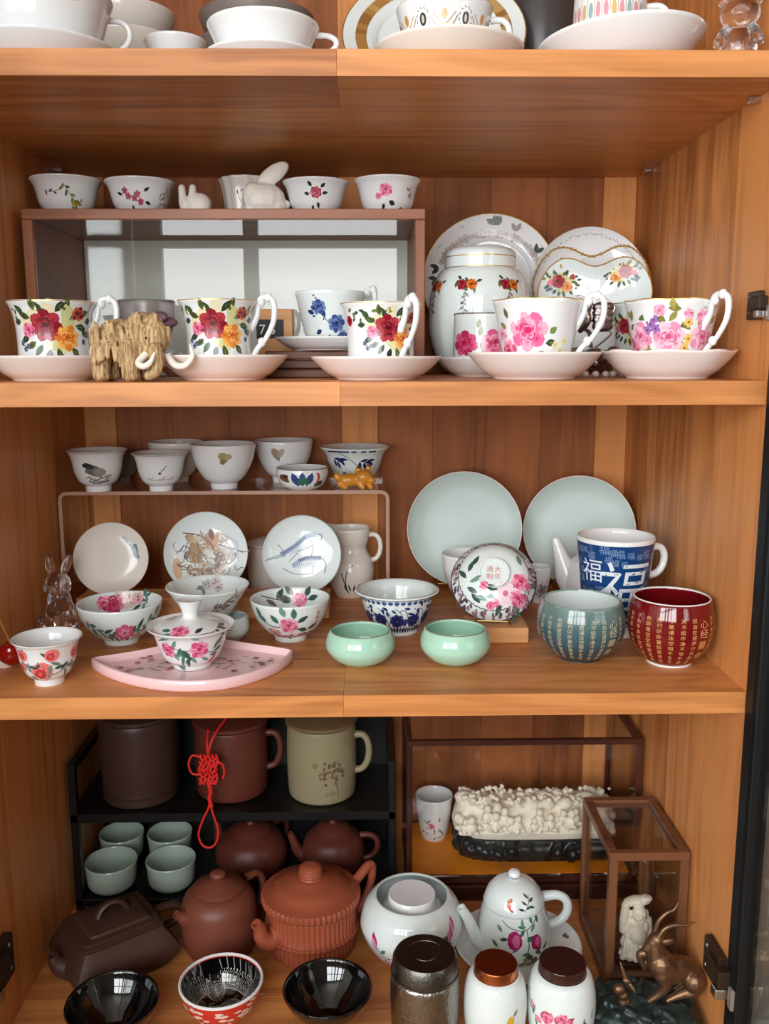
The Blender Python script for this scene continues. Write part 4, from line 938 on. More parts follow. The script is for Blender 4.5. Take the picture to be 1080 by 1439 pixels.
def d_bamboo(D, R, H):
    D.line([(-.030, H*.94), (-.008, H*.95), (.022, H*.94)], .0022, BLU[0]); D.line([(-.016, H*.9), (-.004, H*.7), (.010, H*.35)], .0009, INK2)
    for a, b in ((-.026, .72), (-.022, .66), (-.018, .74), (.006, .66), (.011, .64), (.015, .68)): D.leaf(a, H*b, .009, .003, D.r.uniform(-.4, .5)-1.2, BLU[0], 1, BLU[1]); D.leaf(a, H*b, .008, .003, D.r.uniform(-.2, .4), BLU[0])
    D.blossom(-.014, H*.28, .003, s(130, 90, 96), INK)
rb(211, 288, 620, 680, P_BOWL, 'cream', 'plain cream bowl behind the dragonfly cup on the riser', nm='small_bowl', cat='bowl', Y=.456)
rb(146, 199, 634, 684, P_TCUP, 'grey', 'grey cup half hidden behind the frog cup', Y=.455)
rb(98, 181, 632, 697, P_TCUP, 'white', 'white cup with an ink frog painting on the acrylic riser', d_frog, rim='beigelid', Y=.359)
rb(188, 266, 636, 697, P_TCUP, 'white', 'white cup with a tiny ink dragonfly on the acrylic riser', d_dfly, rim='beigelid', Y=.359)
rb(270, 361, 623, 695, P_BOWL, 'white', 'deep white bowl with a small yellow insect mark', d_cic, nm='small_bowl', cat='bowl', Y=.380)
rb(359, 441, 618, 688, P_BOWL, 'white', 'deep white bowl with a pale moth mark behind the chicken cup', d_moth, nm='small_bowl', cat='bowl', Y=.447)
rb(389, 461, 656, 694, [(.52, 0), (.6, .04), (.84, .25), (.98, .6), (1, .8), (.98, 1)], 'white', 'small low cup painted with roosters and blue leaves', d_chick, rim='grey', Y=.364)
rb(450, 547, 627, 682, [(.42, 0), (.44, .06), (.6, .2), (.74, .5), (.84, .8), (1, 1)], 'cool', 'flared white bowl with blue bamboo leaves behind the orange dog', d_bamboo, nm='small_bowl', cat='bowl', Y=.442)
X, R = FY(471, 528, 680, .360); k = R/.0285
t = T('dog_figurine', 'amber glazed crouching dog figurine on the acrylic riser', 'figurine', X, .360, zr, 0)
blob('body', [ellips((-.008*k, 0, .0125*k), (.019*k, .010*k, .0095*k)), ellips((.012*k, -.003*k, .017*k), (.0125*k, .010*k, .0105*k)), ellips((.022*k, -.006*k, .013*k), (.006*k, .006*k, .005*k)), ellips((.004*k, .001, .026*k), (.005*k, .003*k, .007*k), (0, .3, 0)), ellips((.018*k, .001, .029*k), (.004*k, .003*k, .007*k), (0, .25, 0)), ellips((-.026*k, 0, .017*k), (.005*k, .004*k, .006*k)), cap((.006*k, -.006*k, .008*k), (.010*k, -.008*k, .0035*k), .005*k, .004*k), cap((.018*k, -.004*k, .008*k), (.021*k, -.005*k, .0035*k), .0045*k, .004*k), cap((-.020*k, -.005*k, .008*k), (-.014*k, -.007*k, .0035*k), .006*k, .004*k)], M['dog'], t, .001, 3)
for x, zz in ((.004, .031), (.018, .034)): mk('ear_tip', *ellips((x*k+.001, -.001, zz*k), (.0032*k, .0026*k, .0028*k), n=8, m=6), M['rose'], t)
# long plinth, standing dishes
pz = .030; px0, px1 = aty(112, 860, .30)[0], aty(463, 860, .30)[0]
pl_ = bx('wooden_plinth', px0, px1, .285, .338, S3, S3+pz, M['block'], None, .0012); pl_['label'] = 'long low wooden plinth under the three standing painted dishes'; pl_['category'] = 'plinth'
def d_feather(D, R):
    for i in range(26): a = D.r.uniform(-.2, .25); q = i/26; D.leaf(R*(.30+.42*q), R*(.62-.55*q**1.5), .012, .0022, -.9-q*.5+a, D.r.choice((s(110, 140, 160), s(150, 166, 176), s(60, 92, 116))), 1)
    D.blob(R*.66, R*.18, .004, .011, .2, s(52, 84, 106), 2, 9, .2)
def d_monk(D, R):
    for i in range(60): D.blob(R*D.r.uniform(-.42, .50), R*D.r.uniform(-.55, .45), R*D.r.uniform(.07, .18), R*.09, D.r.uniform(0, 3), D.r.choice((s(196, 170, 140), s(176, 146, 116), s(210, 190, 166), s(150, 130, 112), s(216, 206, 196))), 1, 9, .2)
    D.blob(R*.12, R*.28, R*.16, R*.2, 0, s(206, 156, 126), 2); D.blob(R*.14, R*.46, R*.07, R*.14, .2, s(130, 60, 50), 3); D.blob(-R*.25, 0, R*.16, R*.26, .3, s(168, 136, 96), 2); D.blob(R*.52, -R*.05, R*.22, R*.16, -.3, s(180, 172, 166), 2)
    D.line([(-R*.55, R*.52), (-R*.1, R*.42), (R*.2, R*.1)], .0016, s(110, 96, 90), 3); D.line([(R*.3, R*.2), (R*.6, R*.1), (R*.9, -R*.02)], .0016, s(96, 84, 80), 3)
    for i in range(50): D.scrib(R*D.r.uniform(-.5, .6), R*D.r.uniform(-.5, .4), R*.5, R*.5, 1, D.r.choice((s(96, 70, 60), s(120, 100, 90), s(80, 64, 60))), .0009, 4)
    D.line([(R*.42, -R*.1), (R*.5, -R*.28), (R*.66, -R*.2), (R*.72, -R*.02)], .0014, s(70, 60, 60), 4); D.blob(-R*.7, -R*.35, R*.12, R*.26, .1, s(224, 186, 158), 1)
    for i in range(8): D.line([(R*.4+i*.003, R*.5-i*.002), (R*.75, R*.25-i*.004)], .0012, s(190, 202, 212), 1, 1)
def d_shrimp(D, R):
    B, B2 = s(84, 104, 140), s(140, 160, 186)
    D.line([(-R*.55, R*.0), (-R*.2, R*.2), (R*.1, R*.45), (R*.38, R*.52)], R*.13, B2, 1); D.line([(-R*.5, R*.03), (-R*.15, R*.25), (R*.1, R*.46)], R*.06, B, 2)
    D.line([(-R*.9, -R*.1), (-R*.5, R*.04), (-R*.62, R*.28)], .0009, B, 2); D.line([(-R*.95, -R*.14), (-R*.4, -R*.02)], .0008, B, 2); D.line([(R*.38, R*.52), (R*.52, R*.5), (R*.5, R*.34)], .0012, B, 2)
    D.line([(-R*.25, -R*.3), (R*.05, -R*.12), (R*.4, -R*.1), (R*.5, -R*.1)], R*.12, B2, 1); D.line([(-R*.1, -R*.16), (R*.2, -R*.08), (R*.5, -R*.1)], R*.07, s(60, 80, 120), 2)
    D.line([(R*.5, -R*.1), (R*.62, -R*.25), (R*.58, -R*.5)], .0013, B, 2); D.line([(-R*.5, -R*.35), (-R*.2, -R*.5), (R*.25, -R*.5), (R*.26, -R*.3)], .0010, B, 2); D.line([(-R*.1, R*.08), (R*.1, R*.15), (R*.3, R*.22), (R*.24, -R*.05)], .0011, B, 2); D.line([(-R*.35, -R*.2), (-R*.1, R*.05)], .001, B, 2)
    for i in range(12): D.line([(-R*.3+i*R*.05, R*.05+i*R*.03), (-R*.28+i*R*.05, -R*.02+i*R*.03)], .0006, B, 2, 1); D.line([(-R*.2+i*R*.05, -R*.22), (-R*.24+i*R*.05, -R*.34)], .0006, B, 2, 1)
P_SD = [(0, 0), (.6, .02), (.85, .10), (1, .20)]
stand_plate('painted_dish', 'plain cream dish with a small blue feather painted at its edge', 'dish', 157, 798, 50, .318, P_SD, 'cream', 14, S3+pz, d_feather, 'painted_picture')
stand_plate('painted_dish', 'standing dish painted with brown seated monk figures', 'dish', 290, 789, 57, .318, P_SD, 'cool', 13, S3+pz, d_monk, 'painted_picture')
stand_plate('painted_dish', 'standing dish painted with blue-grey shrimps', 'dish', 424, 780, 54, .318, P_SD, 'cool', 13, S3+pz, d_shrimp, 'painted_picture', rim='celplate')
# pitcher and jar behind
X, Y, R = FB(462, 524, 841, S3, .62); Y = min(Y, .428); t = T('milk_pitcher', 'white pitcher with ink orchid beneath the acrylic riser', 'pitcher', X, Y, S3)
H = HT(492, 742, Y)-S3; R *= 1.06
O, I = body(t, [(.62, 0), (.66, .02), (.86, .14), (1, .34), (.93, .52), (.72, .66), (.68, .74), (.74, .80), (.80, .90), (.84, 1)], R, H, 'cream', .0026, .008, 56, lambda th, r, z: ((r*(1+.28*max(0, math.cos(th-PI))**6*(1 if z > H*.78 else 0)), z+(.006*max(0, math.cos(th-PI))**6 if z > H*.9 else 0))))
loop(t, R*.74, H*.90, R*.80, H*.52, .0175, .0036, 'cream')
D = Dec(s_out(O, R), 3); D.line([(.004, H*.52), (-.004, H*.46), (-.008, H*.3), (-.006, H*.12)], .0014, INK); D.line([(-.014, H*.4), (-.008, H*.2), (-.004, H*.10)], .0016, INK)
for a, b, g in ((.004, .12, 1.4), (.008, .10, 1.0), (.0, .12, 1.9), (.018, .14, 1.2), (.022, .13, .7), (-.006, .12, 2.0), (.014, .12, 1.7)): D.leaf(a, H*b, .013, .003, g, INK)
D.build('painted_orchid', t)
X, R = FY(346, 420, 790, .43); t = T('lidded_jar', 'grey-white jar mostly hidden by the shrimp dish', 'jar', X, .43, S3); H = HT(370, 756, .43)-S3
O = pot(t, [(.7, 0), (.8, .02), (.92, .2), (.95, .6), (.90, .86), (.94, .88), (.94, .93), (.5, 1)], R, H, 'cream')
# crystal rabbit
X, Y, R = FB(52, 107, 888, S3, .7); t = T('crystal_rabbit', 'clear crystal rabbit sitting behind the peach cup', 'figurine', X+.007, Y, S3, .15); H = HT(80, 780, Y)-S3; k = H/.105
blob('body', [ellips(sc, r, ro) for sc, r, ro in (((0, 0, .024*k), (.021*k, .019*k, .024*k), (0, 0, 0)), ((0, -.003*k, .042*k), (.017*k, .015*k, .018*k), (0, 0, 0)), ((0, -.006*k, .066*k), (.018*k, .017*k, .0165*k), (0, 0, 0)), ((-.010*k, -.013*k, .062*k), (.009*k, .008*k, .008*k), (0, 0, 0)), ((.010*k, -.013*k, .062*k), (.009*k, .008*k, .008*k), (0, 0, 0)), ((-.010*k, -.002, .092*k), (.0065*k, .0045*k, .017*k), (0, -.15, 0)), ((.012*k, -.002, .091*k), (.0065*k, .0045*k, .017*k), (0, .35, 0)), ((-.018*k, -.012*k, .010*k), (.011*k, .016*k, .010*k), (0, 0, 0)), ((.018*k, -.012*k, .010*k), (.011*k, .016*k, .010*k), (0, 0, 0)), ((-.006*k, -.016*k, .036*k), (.005*k, .005*k, .011*k), (.4, .5, 0)), ((.006*k, -.016*k, .036*k), (.005*k, .005*k, .011*k), (.4, -.5, 0)), ((-.024*k, -.018*k, .012*k), (.006*k, .007*k, .012*k), (.3, 0, 0)), ((0, -.023*k, .064*k), (.003*k, .003*k, .0025*k), (0, 0, 0)))], M['glassf'], t, .0012, 2)
# cherry on a small plate
X, Y, R = FB(-34, 40, 947, S3, .9); t = T('pink_plate', 'thin pale pink plate at the side panel under the glass cherry', 'plate', X+.004, Y, S3); R = min(R, X+.004+HW-.001)
body(t, [(.7, 0), (.72, .1), (.85, .5), (1, 1)], R, .0075, 'pinkc', .0022, .002, 40)
cx, cy = aty(17, 930, Y-.004)[0], Y-.004
t = T('glass_cherry', 'dark red glass cherry with a gold stem on the pink plate', 'ornament', cx, cy, S3+.0026); r = .0145
mk('cherry', *lathe([(0, 0), (r*.5, .0015), (r*.9, r*.5), (r, r*1.0), (r*.85, r*1.6), (r*.45, r*1.85), (r*.12, r*1.72), (0, r*1.7)], 28), M['cherry'], t)
mk('stem', *tube([(0, 0, r*1.7), (-.004, 0, r*2.6), (-.012, 0, r*4.2), (-.013, 0, r*4.8)], [.0012, .0011, .0011, .002], 8), M['gold'], t)
# peach cup
def fbowl(nm, x0, x1, yt, yb, z, prof, mat, label, cat='bowl', th=.0022, rim=None, rb_=None, dec=None, din=None, seed=4, n=56, dn='painted_flowers', zf=None, group=None, mod=None, rimr=.0006, liner=None, dk=1.25):
    X, Y, R = FB(x0, x1, yb, z, prof[0][0] if rb_ is None else rb_)
    if X+R > HW-.002: R = min(R, .0490); Y -= .020; X = HW-.002-R
    t = T(nm, label, cat, X, Y, z, group=group); rr = prof[-1][0]
    H = HT((x0+x1)/2, yt, Y+R*rr)-z
    O, I = body(t, prof, R, H, mat, th, zf, n, mod)
    if rim: rimring(t, R*rr-th*.5, H+.0003, rim, rimr)
    if liner: band(t, O, 0, H, liner, 'inside', .0003, n, True, I)
    if dec: D = Dec(s_out(O, R*.85), seed); D.k = dk; dec(D, R, H); D.build(dn, t)
    if din: D = Dec(s_in(I, R*.8), seed+1); D.k = dk; din(D, R, H); D.build('inside_flowers', t)
    return t, X, Y, R, H
def peach(D, x, y, r): D.blob(x, y, r, r*.95, .2, PCH[1], 2, 11, .04, PCH[2]); D.blob(x-r*.25, y-r*.15, r*.55, r*.5, .4, PCH[0], 3, 9, .1, PCH[1]); D.line([(x+r*.1, y+r*.8), (x+r*.3, y), (x+r*.1, y-r*.8)], r*.08, PCH[0], 4)
def d_peach(D, R, H):
    D.line([(-.034, H*.7), (-.02, H*.35), (.0, H*.3), (.02, H*.42), (.034, H*.6)], .001, s(70, 80, 70))
    for a, b, r in ((-.008, .40, .0105), (.004, .78, .0065), (.034, .74, .0065), (-.030, .78, .006), (-.034, .5, .005)): peach(D, a, H*b, r)
    for i in range(22): D.leaf(D.r.uniform(-.036, .036), H*D.r.uniform(.28, .85), .010, .0034, D.r.uniform(0, 6), D.r.choice((*TG, s(110, 130, 120))), 1)
fbowl('peach_cup', 23, 118, 882, 965, S3, P_TCUP, 'white', 'white flared teacup with painted pink peaches by the side panel', 'teacup', rim='orange', dec=d_peach, th=.002)
# bowls
def d_spray(D, R, H):
    D.sprig([(-.042, H*.75), (-.03, H*.5), (-.01, H*.42)], TG[2], 8, .010, .004, .0008, TG); D.sprig([(0, H*.42), (.02, H*.5), (.044, H*.78)], TG[2], 10, .011, .004, .0008, TG); D.sprig([(-.02, H*.4), (.0, H*.32), (.03, H*.4)], s(120, 90, 90), 8, .009, .0035, .0008, TG)
    D.blossom(.004, H*.45, .010, s(206, 96, 130), s(230, 190, 120), n=7); D.blossom(.004, H*.45, .006, s(228, 150, 176), s(150, 50, 80), 4); 
    for i in range(10): D.blob(D.r.uniform(-.034, .034), H*D.r.uniform(.26, .38), .003, .002, D.r.uniform(0, 3), D.r.choice((s(214, 150, 140), s(230, 190, 176))), 1)
def i_spray(D, R, H):
    D.rose(-.018, H*.78, .008, PNK); D.rose(-.008, H*.70, .010, (s(180, 40, 80), PNK[0], PNK[1]))
    for i in range(16): D.blossom(D.r.uniform(-.012, .022), H*D.r.uniform(.66, .93), .005, D.r.choice((s(220, 170, 170), s(206, 196, 176), PNK[2])), s(150, 90, 90), 2)
    for i in range(8): D.leaf(.022+D.r.uniform(0, .012), H*D.r.uniform(.68, .9), .010, .0035, D.r.uniform(0, 6), D.r.choice(TG), 1)
fbowl('flower_bowl', 113, 230, 831, 908, S3, P_BOWL, 'cool', 'footed bowl with pink flower sprays inside and out', dec=d_spray, din=i_spray)
t, X, Y, R, H = fbowl('white_dish', 292, 351, 858, 903, S3, [(.62, 0), (.66, .04), (.92, .3), (1, .55), (.97, .8), (.9, 1)], 'cool', 'small plain white pot carrying the pale grey-flower bowl')
zw = S3+H+.0005
def d_grey(D, R, H): D.sprig([(.005, H*.45), (.022, H*.55), (.034, H*.85)], s(150, 136, 130), 12, .010, .004, .0009, (s(150, 136, 130), s(176, 166, 160), s(120, 110, 108))); D.scrib(.02, H*.5, .02, H*.3, 16, s(130, 116, 112), .0007)
def i_grey(D, R, H):
    for i in range(10): D.blossom(D.r.uniform(-.004, .018), H*D.r.uniform(.66, .9), .0055, D.r.choice((s(206, 196, 200), s(190, 186, 196), s(214, 206, 200))), s(150, 140, 140))
    for i in range(6): D.leaf(D.r.uniform(-.012, .02), H*D.r.uniform(.62, .8), .010, .005, D.r.uniform(0, 6), s(130, 146, 126))
X2, R2 = FY(234, 350, 840, Y); t2 = T('grey_flower_bowl', 'faceted white bowl with pale grey flowers set on the small white pot', 'bowl', X2, Y, zw)
H2 = HT(292, 809, Y+R2)-zw; O, I = body(t2, [(.44, 0), (.5, .04), (.68, .35), (.86, .72), (1, 1)], R2, H2, 'cool', .0022, .005, 56)
D = Dec(s_out(O, R2*.85), 3); d_grey(D, R2, H2); D.build('painted_flowers', t2); D = Dec(s_in(I, R2*.8), 3); i_grey(D, R2, H2); D.build('inside_flowers', t2)
def d_peony(D, R, H):
    D.line([(-.042, H*.74), (-.026, H*.52), (-.004, H*.50), (.012, H*.42)], .0013, s(60, 66, 60)); D.line([(-.03, H*.4), (-.01, H*.22), (.02, H*.2), (.036, H*.3)], .0012, s(90, 70, 70))
    D.rose(-.002, H*.55, .0095, (s(186, 60, 100), s(216, 110, 144), s(240, 176, 192))); D.rose(-.024, H*.30, .008, (s(160, 90, 90), s(206, 150, 146), s(226, 190, 180)))
    for a, b, g in ((.008, .62, .6), (.004, .72, 1.6), (.010, .45, -.3), (-.014, .6, 2.2), (-.03, .62, 2.5), (.024, .4, .4), (.03, .3, -.3), (-.010, .24, -.5), (.014, .22, .2), (-.036, .7, 2.0), (-.006, .78, 1.9)): D.leaf(a, H*b, .012, .0055, g, D.r.choice(TG), 1)
    for i in range(8): D.blob(-.02+i*.007, H*.22+D.r.uniform(-.002, .002), .003, .002, 0, s(200, 120, 130), 2)
    for i in range(3): D.char('御', .034, H*(.80-.12*i), .006, s(206, 100, 50), 2)
def i_peony(D, R, H):
    D.line([(-.036, H*.92), (-.02, H*.78), (-.006, H*.7)], .0014, s(80, 80, 76)); D.rose(.012, H*.72, .008, PNK); D.leaf(-.03, H*.8, .014, .005, -.7, INK2)
    for a, b, g in ((.018, .8, 1.2), (.022, .74, .5), (.004, .82, 2.2), (.0, .72, 2.8), (-.016, .75, 1.0), (-.01, .68, .2)): D.leaf(a, H*b, .013, .006, g, D.r.choice((TG[2], INK2)), 1)
fbowl('peony_bowl', 353, 464, 826, 903, S3, P_BOWL, 'cool', 'footed bowl with pink peony and dark branch on both sides', dec=d_peony, din=i_peony)
def d_bw(D, R, H):
    B = (s(34, 52, 110), s(66, 88, 146), s(24, 36, 84))
    D.line([(-.06, H*.80), (0, H*.80), (.06, H*.80)], .0008, B[1]); D.line([(-.06, H*.92), (0, H*.92), (.06, H*.92)], .001, B[1])
    for i in range(15): u = -.056+i*.008; D.blob(u, H*.86, .0026, .0022, 0, B[1], 1, 6)
    for i in range(5):
        u = -.05+i*.025; D.blossom(u, H*.42, .008, B[0], B[1], n=8); D.blossom(u, H*.42, .005, B[2], B[1], 4, n=6)
        D.line([(u+.0125, H*.25), (u+.016, H*.5), (u+.010, H*.7), (u+.004, H*.66)], .0011, B[0]); D.line([(u+.0125, H*.3), (u+.006, H*.6), (u-.002, H*.74)], .0009, B[0])
        for q in range(9): D.leaf(u+D.r.uniform(0, .025), H*D.r.uniform(.25, .75), .007, .0032, D.r.uniform(0, 6), D.r.choice(B), 1)
    for i in range(22): u = -.06+i*.0055; D.leaf(u, H*.06, .009, .004, PI/2, D.r.choice(B), 1)
fbowl('blue_white_bowl', 499, 616, 813, 894, S3, [(.50, 0), (.52, .10), (.54, .14), (.68, .30), (.80, .62), (.86, .86), (.93, .94), (1, .97), (.985, 1)], 'cool', 'blue and white bowl with scrolling lotus and rolled lip', dec=d_bw, th=.003, rim='grey', rimr=.0005)
fbowl('celadon_bowl', 458, 555, 873, 938, S3, P_CEL, 'celadon', 'green celadon bowl in front of the blue and white bowl', th=.003, rim='grey', rimr=.0007)
fbowl('celadon_bowl', 590, 688, 870, 937, S3, P_CEL, 'celadon', 'green celadon bowl in front of the pale wooden block', th=.003, rim='grey', rimr=.0007)
# sutra cups
SUT = '观自在菩萨行深般若波罗蜜多时照见五蕴皆空度一切苦厄舍利子色不异空空不异色色即是空空即是色受想行识亦复如是舍利子是诸法空相不生不灭不垢不净不增不减'
def d_sutra(c, seal):
    def f(D, R, H):
        k = 0; cols = [-.066+i*.0112 for i in range(13)]
        for i, u in enumerate(cols):
            if i == 9:
                D.char('心', u, H*.74, .011, c); D.char('经', u, H*.60, .011, c); D.poly([(u-.0045, H*.36), (u+.0045, H*.36), (u+.0045, H*.49), (u-.0045, H*.49)], seal, 1); D.char('印', u, H*.425, .008, c, 3); D.char('佛', u, H*.25, .010, c)
                continue
            n = 9
            for j in range(n): D.char(SUT[k % len(SUT)], u+D.r.uniform(-.0003, .0003), H*(.80-j*.082), .0054, c); k += 1
    return f
fbowl('sutra_cup', 753, 874, 828, 932, S3, P_ROUND, 'teal', 'blue-green cup lettered with gold sutra columns and pale inside', 'cup', dec=d_sutra(s(206, 196, 160), s(150, 140, 100)), th=.003, dn='sutra_lettering', liner='cool')
t, X, Y, R, H = fbowl('sutra_cup', 897, 1023, 825, 932, S3, P_ROUND, 'redglaze', 'dark red cup lettered with gold sutra columns and white rim', 'cup', dec=d_sutra(s(222, 176, 110), s(176, 110, 70)), th=.003, rim='white', rimr=.0012, dn='sutra_lettering')
mk('foot_ring', *ring(R*.49, .0018, .0022), M['white'], t)
# blue lucky-character mug
X, Y, R = FB(806, 912, 897, S3, .70); t = T('lucky_mug', 'tall blue mug covered with white fu characters', 'mug', X, Y, S3); H = HT(858, 743, Y+R)-S3
O, I = body(t, [(.72, 0), (.74, .02), (.74, .06), (.78, .2), (.86, .5), (.94, .8), (1, 1)], R, H, 'white', .0028, .008, 56)
SO = s_out(O, R*.9); M['fublue'] = plain('cobalt_blue_glaze', s(24, 66, 122), .14, coat=.4, var=.12, bscale=40)
band(t, O, H*.10, H*.985, 'fublue', 'blue_band')
D = Dec(SO, 2); Wc = s(226, 234, 240); W2 = s(120, 150, 186)
D.char('福', .012, H*.54, .074, Wc, 3, .12, .95); D.char('福', -.030, H*.70, .032, Wc, 2); D.char('福', .024, H*.16, .026, Wc, 2)
occ = [(.012, .54, .026), (-.030, .70, .014), (.024, .16, .011)]
for i in range(700):
    a, b, z = D.r.uniform(-.066, .066), D.r.uniform(.13, .93), D.r.uniform(.008, .014)
    if all(max(abs(a-x)*1.15, abs(b-y)*H) > (q+z*.44) for x, y, q in occ): occ.append((a, b, z*.44)); D.char('福', a, H*b, z, W2 if z < .0135 else Wc, 1, D.r.uniform(-.15, .2))
D.build('fu_characters', t)
loop(t, R*.95, H*.88, R*.88, H*.58, .020, .0048, 'white', .35)
# white spouted pitcher behind mug, little bowls
Yq = .345; X, R = FY(792, 862, 800, Yq); t = T('white_teapot', 'plain white teapot whose spout shows beside the blue mug', 'teapot', X, Yq, S3); H = HT(800, 768, Yq)-S3
O = pot(t, [(.55, 0), (.62, .03), (.95, .3), (1, .5), (.8, .8), (.5, .9), (.48, .94), (.2, .98), (.14, 1.05), (.001, 1.12)], R, H*.92, 'white')
spout(t, [(-R*.5, H*.30), (-R*.80, H*.48), (-R*1.08, H*.78), (-R*1.36, H*1.12)], [.022, .019, .0115, .0050], 'white')
X, R = FY(738, 774, 806, .362); t = T('small_bowl', 'small white bowl between the two celadon plates', 'bowl', X, .362, S3); H = HT(760, 792, .362+R)-S3; O, I = body(t, P_BOWL, R, H, 'white', .002)
D = Dec(s_out(O, R), 2); D.blossom(.008, H*.4, .010, s(150, 140, 146), s(90, 84, 90)); D.scrib(.008, H*.4, .018, .016, 16, s(110, 100, 110), .0008); D.build('painted_flowers', t)
X, R = FY(620, 694, 800, .355); t = T('small_bowl', 'plain white bowl behind the upturned famille-rose bowl', 'bowl', X, .355, S3); body(t, P_BOWL, R, HT(660, 770, .355+R)-S3, 'white', .002)
# celadon plates on easels
P_CP = [(0, 0), (.6, .0), (.82, .035), (.95, .10), (1, .15)]
for cx, cy, r_, lb, le in ((652, 743, 79, 'round pale celadon plate on a stand beside the acrylic riser', 'brass wire stand under the celadon plate beside the riser'), (813, 746, 76, 'round pale celadon plate on a stand behind the blue mug', 'brass wire stand under the celadon plate behind the mug')):
    t, X, zc_, R = stand_plate('celadon_plate', lb, 'plate', cx, cy, r_, .43, P_CP, 'celplate', 12, None, None, rim='pinkc')
    wire_easel(le, X, .43, S3, R*.52, .09, max(.004, zc_-R*.98-S3+.002), .068, r=.0016)
# wooden block with an upturned famille-rose bowl on a stand
b0, b1 = atz(658, 904, S3), atz(745, 904, S3)
bo = bx('wooden_block', b0[0], b1[0]-.002, b0[1], b0[1]+.055, S3, S3+.0195, M['block'], None, .001); bo['label'] = 'pale wooden block under the upturned famille-rose bowl'; bo['category'] = 'block'
zk = S3+.0195; Yk = b0[1]+.036; X, R = FY(630, 756, 820, Yk); R *= .96; Hb = R*.62; zc_ = zk+.0012+R*math.cos(.60)+Hb*.5*math.sin(.60)
t = T('famille_rose_bowl', 'lobed famille-rose bowl stood on edge showing its foot and mark', 'bowl', X, Yk, zc_); t.rotation_euler = (-(PI/2+.60), 0, t.rotation_euler.z)
lob = lambda th, r, z: (r*(1+.018*math.cos(10*th)*(max(0, z)/Hb)**2), z)
O = outer([(.36, 0), (.37, .12), (.40, .16), (.66, .30), (.86, .60), (1, 1)], R, Hb); P, I = shell(O, .0022, .006); P = [(r, z-Hb*.5) for r, z in P]
mk('body', *lathe(P, 80, lob), M['cool'], t, ang=60)
zs_, rs_2 = mono(O)
def s_under(u, v):
    r = math.hypot(u, v); z = np.interp(r, rs_2, zs_)-Hb*.5; dz = (np.interp(r+.001, rs_2, zs_)-np.interp(r-.001, rs_2, zs_))/.002
    n = np.array([dz*u/(r+1e-9), -dz*v/(r+1e-9), -1.]); n /= np.linalg.norm(n); return (u, -v, z), n
D = Dec(s_under, 3); f = [(.0, .0)]
for i in range(150):
    a = D.r.uniform(0, 2*PI); q = R*D.r.uniform(.84, .97); D.blob(q*math.cos(a), q*math.sin(a), .003, .0018, D.r.uniform(0, 3), D.r.choice((s(84, 70, 78), s(120, 104, 110), s(150, 120, 130), s(176, 130, 146))), 1, 6, .2)
for i in range(40): a = 2*PI*i/40; D.line([(.985*R*math.cos(a), .985*R*math.sin(a)), (.985*R*math.cos(a+.165), .985*R*math.sin(a+.165))], .0016, s(70, 60, 64), 2, 1); D.line([(.80*R*math.cos(a), .80*R*math.sin(a)), (.82*R*math.cos(a+.165), .82*R*math.sin(a+.165))], .001, s(90, 84, 88), 2, 1)
D.build('rim_band', t)
D = Dec(s_under, 4); D.k = 1.3
for a, b, k in ((.62, -.15, .009), (.55, -.52, .008)): D.rose(a*R, b*R, k, PNK)
D.blossom(.28*R, -.45*R, .012, s(240, 216, 224), s(220, 110, 140), n=6)
for a, b, g in ((.1, -.4, 2.8), (.12, -.5, 3.3), (.2, -.65, 4.2), (.4, -.35, 1.2), (.5, -.3, .6), (.42, -.62, -.8), (.6, -.35, 1.4), (.45, -.7, -1.4), (-.55, -.2, .4), (-.6, -.3, -.6), (-.5, -.45, -.8), (-.42, -.5, -.4), (-.58, .05, 1.2), (-.5, .2, 1.0), (.62, .25, 1.9), (-.62, -.1, 2.2)): D.leaf(a*R, b*R, .013, .0048, g, D.r.choice(TG), 1)
for a, b in ((-.22, -.30), (-.06, -.72), (.05, -.66)): D.rose(a*R, b*R, .0042, PNK)
D.build('painted_peaches', t)
D = Dec(lambda u, v: ((u, -v, -Hb*.5+.0012), np.array([0, 0, -1.])), 2)
for i, ch in enumerate('大清年制'): D.char(ch, (i % 2-.5)*.010*-1, (.5-i//2)*.010, .009, s(206, 130, 120))
D.build('base_mark', t)
# easel of the bowl
e = T('bowl_stand', 'small brass wire easel holding the upturned bowl on the block', 'plate stand', X, Yk, zk)
zl = zc_-R*1.0-zk
for sx in (-1, 1):
    mk('leg', *tube([(sx*.020, -.029, max(.010, zl+.008)), (sx*.020, -.028, .006), (sx*.022, -.024, .002), (sx*.021, -.004, .0028), (sx*.018, .016, .03), (sx*.012, .024, .06)], .0012, 8), M['brass'], e)
mk('bar', *tube([(-.020, -.028, .0065), (0, -.029, .0068), (.020, -.028, .0065)], .0012, 8), M['brass'], e)
mk('rear_leg', *tube([(-.012, .024, .06), (0, .024, .062), (.012, .024, .06)], .0012, 8), M['brass'], e)
